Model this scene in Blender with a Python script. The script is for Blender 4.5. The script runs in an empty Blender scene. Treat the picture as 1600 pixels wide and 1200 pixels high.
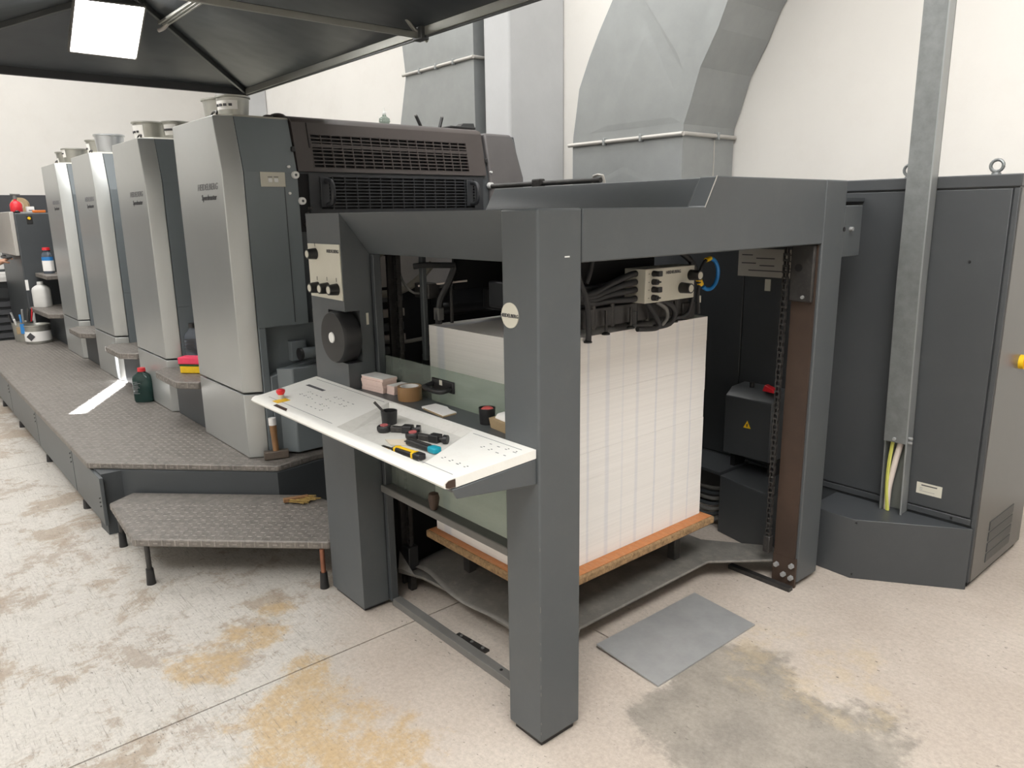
import bpy, math, random
from mathutils import Vector, Matrix
random.seed(7)
PI = math.pi
scene = bpy.context.scene
COL = scene.collection

# ------------------------------------------------------------------ camera
cam = bpy.data.objects.new('camera', bpy.data.cameras.new('camera'))
COL.objects.link(cam)
cam.data.sensor_width = 36.0
cam.data.lens = 26.194
cam.data.clip_start = 0.02
cam.data.clip_end = 200
cam.matrix_world = Matrix(((0.650725, -0.160431, 0.742171, 1.4504),
                           (0.759160, 0.157086, -0.631664, -1.3295),
                           (-0.015246, 0.974467, 0.224012, 1.6),
                           (0, 0, 0, 1)))
scene.camera = cam
# ------------------------------------------------------------------ world, lights, exposure
world = bpy.data.worlds.new('world')
scene.world = world
world.use_nodes = True
world.node_tree.nodes['Background'].inputs[0].default_value = (0.75, 0.85, 1.0, 1)
world.node_tree.nodes['Background'].inputs[1].default_value = 0.5

scene.view_settings.view_transform = 'Standard'
scene.view_settings.look = 'None'
scene.view_settings.gamma = 1
scene.view_settings.use_curve_mapping = False
scene.view_settings.exposure = 0.0

# sun through the roof slit
SUN_D = Vector((0.20, 0.35, -1.0)).normalized()
sl = bpy.data.lights.new('sun', 'SUN')
sl.energy = 90
sl.angle = math.radians(0.35)
sl.color = (0.93, 0.96, 1.0)
sun = bpy.data.objects.new('sun', sl)
COL.objects.link(sun)
sun.rotation_euler = SUN_D.to_track_quat('-Z', 'Y').to_euler()
sun.location = (-6, -4, 9)

def area(name, loc, sx, sy, watts, col=(1, 0.99, 0.972), rot=(0, 0, 0)):
    l = bpy.data.lights.new(name, 'AREA')
    l.shape = 'RECTANGLE'
    l.size, l.size_y, l.energy, l.color = sx, sy, watts, col
    o = bpy.data.objects.new(name, l)
    COL.objects.link(o)
    o.location, o.rotation_euler = loc, rot
    return o
# high-bay ceiling lamps of the hall
area('ceiling_lamp_row', (2.5, -2.0, 5.7), 2.6, 5.2, 560)
area('ceiling_lamp_row', (-1.8, 1.5, 5.7), 5.0, 1.2, 165)
area('ceiling_lamp_row', (-7.0, -0.6, 5.7), 5.0, 4.5, 325)
area('ceiling_lamp_row', (-1.6, -4.0, 5.7), 6.5, 3.0, 300)

# ------------------------------------------------------------------ helpers
def tag(o, label=None, cat=None, group=None, kind=None):
    if label: o['label'] = label
    if cat: o['category'] = cat
    if group: o['group'] = group
    if kind: o['kind'] = kind
    return o

def thing(name, label, cat, loc=(0, 0, 0), group=None, kind=None):
    o = bpy.data.objects.new(name, None)
    COL.objects.link(o)
    o.location = loc
    o.empty_display_size = 0.1
    return tag(o, label, cat, group, kind)

class MB:
    def __init__(s):
        s.v, s.f = [], []
    def add(s, vs, fs):
        b = len(s.v)
        s.v += [tuple(p) for p in vs]
        s.f += [tuple(i + b for i in f) for f in fs]
        return s
    def box(s, x0, x1, y0, y1, z0, z1):
        vs = [(x, y, z) for z in (z0, z1) for y in (y0, y1) for x in (x0, x1)]
        return s.add(vs, [(0, 2, 3, 1), (4, 5, 7, 6), (0, 1, 5, 4), (2, 6, 7, 3), (0, 4, 6, 2), (1, 3, 7, 5)])
    def obox(s, c, ux, uy, uz, hx, hy, hz):
        c = Vector(c)
        ux, uy, uz = [Vector(u).normalized() for u in (ux, uy, uz)]
        vs = [c + ux * hx * i + uy * hy * j + uz * hz * k for k in (-1, 1) for j in (-1, 1) for i in (-1, 1)]
        return s.add(vs, [(0, 2, 3, 1), (4, 5, 7, 6), (0, 1, 5, 4), (2, 6, 7, 3), (0, 4, 6, 2), (1, 3, 7, 5)])
    def loft(s, secs, cap=True):
        n = len(secs[0])
        vs = [p for sec in secs for p in sec]
        fs = []
        for k in range(len(secs) - 1):
            for i in range(n):
                j = (i + 1) % n
                fs.append((k * n + i, k * n + j, (k + 1) * n + j, (k + 1) * n + i))
        if cap:
            fs.append(tuple(range(n))[::-1])
            fs.append(tuple((len(secs) - 1) * n + i for i in range(n)))
        return s.add(vs, fs)
    def prism(s, pts, axis, a, b):
        # pts are 2D in the two other axes (in order), extruded along axis from a to b
        def P(p, t):
            q = list(p)
            q.insert(axis, t)
            return tuple(q)
        return s.loft([[P(p, a) for p in pts], [P(p, b) for p in pts]])
    def cyl(s, p0, p1, r0, r1=None, n=20):
        r1 = r0 if r1 is None else r1
        p0, p1 = Vector(p0), Vector(p1)
        d = (p1 - p0).normalized()
        u = d.orthogonal().normalized()
        w = d.cross(u)
        ring = lambda p, r: [p + (u * math.cos(2 * PI * i / n) + w * math.sin(2 * PI * i / n)) * r for i in range(n)]
        return s.loft([ring(p0, r0), ring(p1, r1)])
    def lathe(s, c, prof, n=24, axis='z'):
        c = Vector(c)
        secs = []
        for r, h in prof:
            ring = []
            for i in range(n):
                a = 2 * PI * i / n
                p = (r * math.cos(a), r * math.sin(a), h)
                if axis == 'y': p = (p[0], p[2], p[1])
                if axis == 'x': p = (p[2], p[0], p[1])
                ring.append(c + Vector(p))
            secs.append(ring)
        return s.loft(secs)
    def tube(s, pts, r, n=10, smooth=4, closed=False):
        P = [Vector(p) for p in pts]
        if smooth > 1 and len(P) > 2:
            Q = []
            m = len(P)
            for i in range(m - 1):
                a, b, c, d = P[max(i - 1, 0)], P[i], P[i + 1], P[min(i + 2, m - 1)]
                for k in range(smooth):
                    t = k / smooth
                    Q.append(0.5 * ((2 * b) + (c - a) * t + (2 * a - 5 * b + 4 * c - d) * t * t + (3 * b - a - 3 * c + d) * t ** 3))
            Q.append(P[-1])
            P = Q
        u = None
        secs = []
        for i, p in enumerate(P):
            d = (P[min(i + 1, len(P) - 1)] - P[max(i - 1, 0)]).normalized()
            if u is None: u = d.orthogonal().normalized()
            u = (u - d * u.dot(d)).normalized()
            w = d.cross(u)
            rr = r[i] if isinstance(r, (list, tuple)) else r
            secs.append([p + (u * math.cos(2 * PI * k / n) + w * math.sin(2 * PI * k / n)) * rr for k in range(n)])
        return s.loft(secs)
    def ball(s, c, r, sc=(1, 1, 1), n=14, m=8):
        prof = [(max(1e-4, r * math.sin(PI * k / m)), -r * math.cos(PI * k / m)) for k in range(m + 1)]
        b = len(s.v)
        s.lathe((0, 0, 0), prof, n)
        for i in range(b, len(s.v)):
            v = s.v[i]
            s.v[i] = (c[0] + v[0] * sc[0], c[1] + v[1] * sc[1], c[2] + v[2] * sc[2])
        return s
    def build(s, name, mat, parent=None, bevel=0, smooth=False, seg=2, kind=None, label=None):
        me = bpy.data.meshes.new(name)
        me.from_pydata(s.v, [], s.f)
        me.validate()
        import bmesh
        bm = bmesh.new()
        bm.from_mesh(me)
        bmesh.ops.recalc_face_normals(bm, faces=bm.faces)
        bm.to_mesh(me)
        bm.free()
        me.materials.append(mat)
        if smooth:
            me.shade_smooth()
            me.set_sharp_from_angle(angle=math.radians(38))
        o = bpy.data.objects.new(name, me)
        COL.objects.link(o)
        if parent:
            o.parent = parent
            L = Vector((0, 0, 0))
            q = parent
            while q:
                L = L + Vector(q.location)
                q = q.parent
            if parent.type == 'EMPTY' and not parent.get('_local'):
                o.matrix_parent_inverse = Matrix.Translation(-L)
        if bevel:
            b = o.modifiers.new('bevel', 'BEVEL')
            b.width = bevel
            b.segments = seg
            b.limit_method = 'ANGLE'
            b.angle_limit = math.radians(40)
            me.shade_smooth()
            me.set_sharp_from_angle(angle=math.radians(38))
        if kind: o['kind'] = kind
        if label: o['label'] = label
        return o

def copy_tree(o, parent=None):
    c = o.copy()
    COL.objects.link(c)
    if parent: c.parent = parent
    for ch in list(o.children): copy_tree(ch, c)
    return c

def text_mesh(name, s, loc, size, right, up, mat, parent, squash=1.0, shear=0.0, bold=0.0):
    cu = bpy.data.curves.new(name, 'FONT')
    cu.body = s
    cu.size = size
    cu.align_x, cu.align_y = 'CENTER', 'CENTER'
    cu.extrude = 0.0006
    cu.offset = bold
    cu.shear = shear
    cu.resolution_u = 2
    t = bpy.data.objects.new(name, cu)
    COL.objects.link(t)
    dg = bpy.context.evaluated_depsgraph_get()
    me = bpy.data.meshes.new_from_object(t.evaluated_get(dg))
    bpy.data.objects.remove(t)
    bpy.data.curves.remove(cu)
    r, u = Vector(right).normalized(), Vector(up).normalized()
    n = r.cross(u)
    for v in me.vertices:
        c = v.co.copy()
        v.co = Vector(loc) + r * c.x * squash + u * c.y + n * c.z
    me.materials.clear()
    me.materials.append(mat)
    o = bpy.data.objects.new(name, me)
    COL.objects.link(o)
    o.parent = parent
    if parent.type == 'EMPTY' and not parent.get('_local'):
        o.matrix_parent_inverse = Matrix.Translation(-Vector(parent.location))
    return o

# ------------------------------------------------------------------ materials
def new_mat(name):
    m = bpy.data.materials.new(name)
    m.use_nodes = True
    nt = m.node_tree
    return m, nt, nt.nodes['Principled BSDF']

def N(nt, kind, **kw):
    n = nt.nodes.new(kind)
    for k, v in kw.items(): setattr(n, k, v)
    return n

def paint(name, col, rough=0.5, metal=0.0, var=0.08, scale=6.0, bump=0.0, bscale=60.0, spec=0.5, bdist=0.01, stretch=(1, 1, 1), dirt=None, dirtamt=0.0):
    m, nt, bs = new_mat(name)
    tc = N(nt, 'ShaderNodeTexCoord')
    mp = N(nt, 'ShaderNodeMapping')
    mp.inputs['Scale'].default_value = stretch
    nt.links.new(tc.outputs['Object'], mp.inputs[0])
    no = N(nt, 'ShaderNodeTexNoise')
    no.inputs['Scale'].default_value = scale
    no.inputs['Detail'].default_value = 6
    no.inputs['Roughness'].default_value = 0.65
    nt.links.new(mp.outputs[0], no.inputs[0])
    rp = N(nt, 'ShaderNodeValToRGB')
    rp.color_ramp.elements[0].position = 0.3
    rp.color_ramp.elements[1].position = 0.7
    d = dirt or tuple(c * (1 - var * 2) for c in col)
    rp.color_ramp.elements[0].color = (*[c * (1 - var) for c in col], 1)
    rp.color_ramp.elements[1].color = (*[min(1, c * (1 + var)) for c in col], 1)
    nt.links.new(no.outputs[0], rp.inputs[0])
    out = rp.outputs[0]
    if dirtamt:
        n2 = N(nt, 'ShaderNodeTexNoise')
        n2.inputs['Scale'].default_value = scale * 2.7
        n2.inputs['Detail'].default_value = 10
        n2.inputs['Roughness'].default_value = 0.75
        nt.links.new(mp.outputs[0], n2.inputs[0])
        r2 = N(nt, 'ShaderNodeValToRGB')
        r2.color_ramp.elements[0].position = 0.5
        r2.color_ramp.elements[1].position = 0.72
        r2.color_ramp.elements[0].color = (0, 0, 0, 1)
        r2.color_ramp.elements[1].color = (dirtamt,) * 3 + (1,)
        nt.links.new(n2.outputs[0], r2.inputs[0])
        mx = N(nt, 'ShaderNodeMixRGB')
        nt.links.new(r2.outputs[0], mx.inputs[0])
        nt.links.new(out, mx.inputs[1])
        mx.inputs[2].default_value = (*d, 1)
        out = mx.outputs[0]
    nt.links.new(out, bs.inputs['Base Color'])
    bs.inputs['Roughness'].default_value = rough
    bs.inputs['Metallic'].default_value = metal
    bs.inputs['Specular IOR Level'].default_value = spec
    if bump:
        n3 = N(nt, 'ShaderNodeTexNoise')
        n3.inputs['Scale'].default_value = bscale
        n3.inputs['Detail'].default_value = 4
        nt.links.new(mp.outputs[0], n3.inputs[0])
        bp = N(nt, 'ShaderNodeBump')
        bp.inputs['Strength'].default_value = bump
        bp.inputs['Distance'].default_value = bdist
        nt.links.new(n3.outputs[0], bp.inputs['Height'])
        nt.links.new(bp.outputs[0], bs.inputs['Normal'])
    return m

GREY = paint('grey_machine_paint', (0.073, 0.081, 0.086), 0.42, var=0.05, scale=3, dirt=(0.11, 0.113, 0.113), dirtamt=0.25)
SIDEG = paint('blue_grey_side_paint', (0.175, 0.20, 0.215), 0.42, var=0.05, scale=2)
GREYD = paint('dark_grey_machine_paint', (0.048, 0.054, 0.059), 0.45, var=0.06, scale=3)
CABG = paint('cabinet_grey_paint', (0.050, 0.054, 0.058), 0.40, var=0.04, scale=2.5, dirt=(0.085, 0.09, 0.09), dirtamt=0.15)
CABSIDE = paint('cabinet_side_sheet', (0.115, 0.112, 0.107), 0.32, 0.35, var=0.05, scale=2)
SILVER = paint('silver_metallic_paint', (0.43, 0.445, 0.44), 0.30, 0.58, var=0.03, scale=2.5)
BROWNC = paint('brown_grey_cover_plastic', (0.062, 0.051, 0.048), 0.42, var=0.07, scale=4)
BLACKC = paint('black_cover_plastic', (0.030, 0.032, 0.036), 0.45, var=0.08, scale=5)
BLACK = paint('black_plastic', (0.014, 0.014, 0.015), 0.42, var=0.12, scale=8)
VOID = paint('deep_shade_black', (0.006, 0.006, 0.007), 0.8, var=0.1)  # near-black for gaps and inner parts, deep shade put into the colour
RUBBER = paint('black_rubber_hose', (0.02, 0.02, 0.022), 0.6, var=0.1)
STEELD = paint('oily_dark_steel', (0.045, 0.043, 0.042), 0.45, 0.5, var=0.25, scale=14, dirt=(0.11, 0.10, 0.09), dirtamt=0.5)
RUST = paint('brown_rusted_rail', (0.055, 0.034, 0.024), 0.6, 0.2, var=0.2, scale=5)
GALV = paint('galvanised_sheet', (0.33, 0.345, 0.345), 0.42, 0.55, var=0.06, scale=5, bump=0.02, bscale=8)
GALVD = paint('spangled_galvanised_trunking', (0.22, 0.232, 0.232), 0.45, 0.6, var=0.14, scale=22)
GALVW = paint('whitened_galvanised_sheet', (0.48, 0.46, 0.43), 0.5, 0.3, var=0.06, scale=5)
WALLM = paint('painted_plaster', (0.72, 0.70, 0.665), 0.85, var=0.025, scale=1.2, bump=0.05, bscale=25, dirt=(0.55, 0.50, 0.44), dirtamt=0.12)
CONCW = paint('grey_concrete_paint', (0.46, 0.465, 0.47), 0.8, var=0.05, scale=2.5, bump=0.15, bscale=12)
CEILM = paint('ceiling_paint', (0.7, 0.7, 0.68), 0.9, var=0.02)
SKIRT = paint('dark_wall_band', (0.05, 0.052, 0.058), 0.5, var=0.05)
TREAD = paint('worn_tread_plate', (0.185, 0.168, 0.152), 0.5, 0.25, var=0.30, scale=26, dirt=(0.085, 0.078, 0.07), dirtamt=0.75, stretch=(1, 1, 1))
LUGM = paint('polished_tread_lugs', (0.27, 0.25, 0.228), 0.42, 0.4, var=0.25, scale=14)
PANELW = paint('off_white_enamel', (0.78, 0.775, 0.735), 0.38, var=0.02, scale=5, dirt=(0.42, 0.36, 0.28), dirtamt=0.10)
TRAYW = paint('worn_tray_enamel', (0.62, 0.61, 0.57), 0.45, var=0.05, scale=9, dirt=(0.35, 0.33, 0.29), dirtamt=0.35)
CREAM = paint('cream_control_plate', (0.56, 0.54, 0.46), 0.45, var=0.03)
WHITE = paint('white_plastic', (0.78, 0.78, 0.76), 0.4, var=0.02)
PRINT = paint('printed_ink', (0.05, 0.05, 0.055), 0.6, var=0.05)
PRINTG = paint('printed_grey_ink', (0.20, 0.20, 0.21), 0.6, var=0.05)
RED = paint('red_plastic', (0.62, 0.02, 0.03), 0.35, var=0.05)
PINK = paint('pink_sponge', (0.85, 0.07, 0.14), 0.9, var=0.06, scale=60, bump=0.4, bscale=200)
YELLOWS = paint('yellow_sponge', (0.85, 0.55, 0.02), 0.9, var=0.06, scale=60, bump=0.4, bscale=200)
GREENP = paint('green_scour_pad', (0.02, 0.08, 0.02), 0.95, var=0.2, scale=80)
YELLOW = paint('yellow_plastic', (0.80, 0.50, 0.01), 0.4, var=0.04)
TEAL = paint('teal_plastic', (0.005, 0.28, 0.38), 0.35, var=0.04)
BLUE = paint('blue_plastic', (0.02, 0.19, 0.50), 0.4, var=0.05)
ORANGE = paint('orange_handle', (0.55, 0.14, 0.02), 0.4, var=0.15, scale=20)
WOODH = paint('brown_hammer_wood', (0.23, 0.12, 0.05), 0.5, var=0.2, scale=12, stretch=(6, 6, 1))
TANTAPE = paint('brown_parcel_tape', (0.30, 0.17, 0.075), 0.35, var=0.06)
CARD = paint('kraft_card', (0.38, 0.28, 0.16), 0.8, var=0.08)
PINKCARD = paint('pale_pink_card', (0.80, 0.62, 0.56), 0.8, var=0.03, scale=40)
PAPERW = paint('white_paper', (0.82, 0.81, 0.79), 0.8, var=0.015)
CANM = paint('grey_ink_tin', (0.36, 0.36, 0.33), 0.35, 0.7, var=0.08, scale=8)
CANB = paint('bright_ink_tin', (0.50, 0.52, 0.54), 0.28, 0.8, var=0.05, scale=8)
COPPER = paint('copper_pipe', (0.30, 0.13, 0.08), 0.4, 0.6, var=0.2, scale=15)
SKIN = paint('skin', (0.55, 0.30, 0.20), 0.5, var=0.05)
SHIRT = paint('dark_work_shirt', (0.05, 0.06, 0.09), 0.9, var=0.1)
FABRIC = paint('grey_canopy_sheet', (0.055, 0.062, 0.068), 0.36, var=0.10, scale=1.6, bump=0.8, bscale=0.9, bdist=0.05)
ALU = paint('aluminium_bar', (0.33, 0.33, 0.30), 0.4, 0.6, var=0.06)
ALUD = paint('dark_aluminium_bar', (0.10, 0.105, 0.105), 0.45, 0.5, var=0.06)
STEEL = paint('brushed_steel_plate', (0.34, 0.345, 0.345), 0.42, 0.3, var=0.12, scale=5, dirt=(0.25, 0.25, 0.25), dirtamt=0.35)
DUSTY = paint('dusty_bent_sheet', (0.19, 0.18, 0.165), 0.55, 0.35, var=0.25, scale=6, dirt=(0.32, 0.30, 0.26), dirtamt=0.6)
GREYRAIL = paint('dusty_grey_rail', (0.15, 0.147, 0.14), 0.5, 0.1, var=0.12, scale=8)
BOARDE = paint('chipboard_edge', (0.30, 0.19, 0.095), 0.85, var=0.4, scale=34, dirt=(0.05, 0.025, 0.012), dirtamt=0.9)
BOARDT = paint('orange_board_face', (0.50, 0.19, 0.065), 0.6, var=0.12, scale=14, stretch=(1, 4, 1), dirt=(0.5, 0.42, 0.3), dirtamt=0.4)
CABLEW = paint('white_cable', (0.66, 0.58, 0.52), 0.5, var=0.04)
CABLEY = paint('yellow_green_cable', (0.55, 0.55, 0.12), 0.5, var=0.1)
BRISTLE = paint('straw_bristle', (0.30, 0.20, 0.06), 0.9, var=0.3, scale=90)

def simple_glass(name, col, rough=0.03, mix=0.75, tint=(0.9, 0.95, 0.92)):
    m, nt, bs = new_mat(name)
    tr = N(nt, 'ShaderNodeBsdfTransparent')
    tr.inputs[0].default_value = (*tint, 1)
    mx = N(nt, 'ShaderNodeMixShader')
    bs.inputs['Base Color'].default_value = (*col, 1)
    bs.inputs['Roughness'].default_value = rough
    no = N(nt, 'ShaderNodeTexNoise')
    no.inputs['Scale'].default_value = 5
    no.inputs['Detail'].default_value = 6
    tc = N(nt, 'ShaderNodeTexCoord')
    mp = N(nt, 'ShaderNodeMapping')
    mp.inputs['Scale'].default_value = (1, 1, 4)
    nt.links.new(tc.outputs['Object'], mp.inputs[0])
    nt.links.new(mp.outputs[0], no.inputs[0])
    mr = N(nt, 'ShaderNodeMapRange')
    mr.inputs['To Min'].default_value = mix + 0.08
    mr.inputs['To Max'].default_value = mix - 0.08
    nt.links.new(no.outputs[0], mr.inputs[0])
    nt.links.new(mr.outputs[0], mx.inputs[0])
    nt.links.new(bs.outputs[0], mx.inputs[1])
    nt.links.new(tr.outputs[0], mx.inputs[2])
    nt.links.new(mx.outputs[0], nt.nodes['Material Output'].inputs[0])
    return m
GLASS = simple_glass('dusty_acrylic_guard', (0.30, 0.33, 0.30), 0.08, 0.72, (0.82, 0.88, 0.84))
BOTGREEN = simple_glass('green_liquid_bottle', (0.015, 0.045, 0.04), 0.12, 0.25, (0.25, 0.42, 0.38))
BOTGREY = simple_glass('grey_liquid_bottle', (0.10, 0.12, 0.15), 0.15, 0.22, (0.4, 0.45, 0.5))
BOTCLEAR = simple_glass('greenish_clear_glass', (0.22, 0.26, 0.23), 0.05, 0.55, (0.75, 0.82, 0.78))
BOTWHITE = simple_glass('milky_plastic_bottle', (0.70, 0.70, 0.68), 0.3, 0.10, (0.9, 0.9, 0.9))

def emit(name, col, strength):
    m, nt, bs = new_mat(name)
    bs.inputs['Base Color'].default_value = (*col, 1)
    bs.inputs['Emission Color'].default_value = (*col, 1)
    bs.inputs['Emission Strength'].default_value = strength
    no = N(nt, 'ShaderNodeTexNoise')
    no.inputs['Scale'].default_value = 3
    mr = N(nt, 'ShaderNodeMapRange')
    mr.inputs['To Min'].default_value = strength * 0.97
    mr.inputs['To Max'].default_value = strength * 1.03
    nt.links.new(no.outputs[0], mr.inputs[0])
    nt.links.new(mr.outputs[0], bs.inputs['Emission Strength'])
    return m
LEDM = emit('led_diffuser', (1.0, 0.98, 0.95), 30.0)

def floor_material():
    m, nt, bs = new_mat('worn_concrete_floor')
    tc = N(nt, 'ShaderNodeTexCoord')
    P = tc.outputs['Object']
    def noise(scale, detail=8, rough=0.65, stretch=(1, 1, 1), rot=0, dist=0.0):
        mp = N(nt, 'ShaderNodeMapping')
        mp.inputs['Scale'].default_value = stretch
        mp.inputs['Rotation'].default_value = (0, 0, rot)
        nt.links.new(P, mp.inputs[0])
        n = N(nt, 'ShaderNodeTexNoise')
        n.inputs['Scale'].default_value = scale
        n.inputs['Detail'].default_value = detail
        n.inputs['Roughness'].default_value = rough
        n.inputs['Distortion'].default_value = dist
        nt.links.new(mp.outputs[0], n.inputs[0])
        return n.outputs[0]
    def ramp(x, a, b, lo=0.0, hi=1.0):
        r = N(nt, 'ShaderNodeMapRange')
        r.interpolation_type = 'SMOOTHSTEP'
        r.inputs['From Min'].default_value = a
        r.inputs['From Max'].default_value = b
        r.inputs['To Min'].default_value = lo
        r.inputs['To Max'].default_value = hi
        nt.links.new(x, r.inputs[0])
        return r.outputs[0]
    def mix(f, a, b):
        x = N(nt, 'ShaderNodeMixRGB')
        nt.links.new(f, x.inputs[0])
        for i, c in ((1, a), (2, b)):
            if isinstance(c, tuple): x.inputs[i].default_value = (*c, 1)
            else: nt.links.new(c, x.inputs[i])
        return x.outputs[0]
    def math2(op, a, b):
        x = N(nt, 'ShaderNodeMath', operation=op)
        for i, c in ((0, a), (1, b)):
            if isinstance(c, (int, float)): x.inputs[i].default_value = c
            else: nt.links.new(c, x.inputs[i])
        return x.outputs[0]
    def blob(cx, cy, r, wob=0.35, nscale=3.5, soft=0.75):
        d = N(nt, 'ShaderNodeVectorMath', operation='DISTANCE')
        nt.links.new(P, d.inputs[0])
        d.inputs[1].default_value = (cx, cy, 0)
        w = math2('MULTIPLY', math2('SUBTRACT', noise(nscale, 10, 0.7), 0.5), wob * 2 * r * 2)
        return ramp(math2('ADD', d.outputs[1], w), r, r * soft)
    base = mix(ramp(noise(1.3), 0.35, 0.68), (0.42, 0.362, 0.31), (0.50, 0.445, 0.39))
    # pale scuffed old paint on the operator side
    sx = N(nt, 'ShaderNodeSeparateXYZ')
    nt.links.new(P, sx.inputs[0])
    side = ramp(math2('SUBTRACT', math2('MULTIPLY', sx.outputs[0], -0.62), sx.outputs[1]), 0.55, 1.0)
    base = mix(math2('MULTIPLY', side, 0.8), base, (0.335, 0.29, 0.242))
    worn = math2('MULTIPLY', ramp(math2('ADD', math2('MULTIPLY', noise(2.2, 4, 0.6), 0.45), math2('MULTIPLY', noise(11, 14, 0.82), 0.55)), 0.435, 0.495), side)
    base = mix(math2('MULTIPLY', worn, 0.9), base, (0.50, 0.478, 0.44))
    # brown bare patches
    base = mix(math2('MULTIPLY', ramp(noise(1.7, 12, 0.72, dist=0.4), 0.535, 0.60), math2('MULTIPLY', side, 0.7)), base, (0.30, 0.235, 0.17))
    # ochre stains
    och = None
    for cx, cy, r in ((-1.36, -0.25, 0.07), (-1.22, -0.40, 0.13), (-1.16, -0.62, 0.15), (-0.86, -0.36, 0.10), (-0.68, -0.47, 0.20), (-0.45, -0.50, 0.24), (-0.30, -0.36, 0.16)):
        b = blob(cx, cy, r * 1.15, 0.85, 6, 0.45)
        och = b if och is None else math2('MAXIMUM', och, b)
    och = math2('MULTIPLY', och, ramp(noise(13, 14, 0.88), 0.36, 0.54))
    base = mix(math2('MULTIPLY', och, 0.9), base, (0.43, 0.31, 0.17))
    # grey bare concrete by the front post
    gr = None
    for cx, cy, r in ((0.45, 0.55, 0.42), (0.20, 0.75, 0.26), (0.75, 0.35, 0.40), (0.16, 0.42, 0.16)):
        b = blob(cx, cy, r, 0.45, 3.5)
        gr = b if gr is None else math2('MAXIMUM', gr, b)
    base = mix(math2('MULTIPLY', gr, 0.9), base, mix(ramp(noise(7), 0.35, 0.65), (0.215, 0.195, 0.17), (0.30, 0.27, 0.232)))
    yb = math2('MULTIPLY', blob(0.32, 1.0, 0.32, 0.5, 4), ramp(noise(6, 10, 0.7), 0.45, 0.6))
    base = mix(math2('MULTIPLY', yb, 0.4), base, (0.48, 0.38, 0.24))
    # scratches and specks
    scr = math2('MULTIPLY', ramp(noise(7, 6, 0.75, (1, 16, 1), 0.7), 0.57, 0.63), ramp(noise(2.0), 0.38, 0.55))
    scr2 = math2('MULTIPLY', ramp(noise(8, 6, 0.75, (1, 20, 1), -0.5), 0.57, 0.63), ramp(noise(2.6), 0.40, 0.55))
    scr = math2('MULTIPLY', math2('MAXIMUM', scr, scr2), math2('ADD', math2('MULTIPLY', side, 0.75), 0.25))
    base = mix(math2('MULTIPLY', scr, 0.55), base, (0.17, 0.15, 0.13))
    scr3 = math2('MULTIPLY', math2('MULTIPLY', ramp(noise(15, 5, 0.7, (1, 12, 1), 2.3), 0.60, 0.65), ramp(noise(3.4), 0.42, 0.56)), side)
    base = mix(math2('MULTIPLY', scr3, 0.5), base, (0.12, 0.105, 0.09))
    sideb = math2('ADD', math2('MULTIPLY', side, 0.8), 0.2)
    spk = ramp(noise(44, 3, 0.5, (1, 1.8, 1), 0.4), 0.665, 0.71)
    base = mix(math2('MULTIPLY', math2('MULTIPLY', spk, ramp(noise(3.0), 0.38, 0.6)), 0.8), base, (0.09, 0.08, 0.07))
    spk2 = ramp(noise(95, 3, 0.5), 0.64, 0.70)
    base = mix(math2('MULTIPLY', math2('MULTIPLY', spk2, sideb), 0.4), base, (0.13, 0.115, 0.10))
    grime = ramp(noise(9, 14, 0.85), 0.50, 0.68)
    base = mix(math2('MULTIPLY', math2('MULTIPLY', grime, sideb), 0.5), base, (0.22, 0.19, 0.155))
    fine = ramp(noise(60, 10, 0.8), 0.3, 0.7, 0.82, 1.10)
    fm = N(nt, 'ShaderNodeMixRGB', blend_type='MULTIPLY')
    fm.inputs[0].default_value = 1
    nt.links.new(base, fm.inputs[1])
    nt.links.new(fine, fm.inputs[2])
    base = fm.outputs[0]
    nt.links.new(base, bs.inputs['Base Color'])
    bs.inputs['Roughness'].default_value = 0.62
    bp = N(nt, 'ShaderNodeBump')
    bp.inputs['Strength'].default_value = 0.12
    bp.inputs['Distance'].default_value = 0.004
    nt.links.new(noise(30, 8), bp.inputs['Height'])
    nt.links.new(bp.outputs[0], bs.inputs['Normal'])
    return m
FLOORM = floor_material()
JOINT = paint('dirty_floor_joint', (0.16, 0.14, 0.12), 0.9, var=0.2, scale=20)

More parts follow.
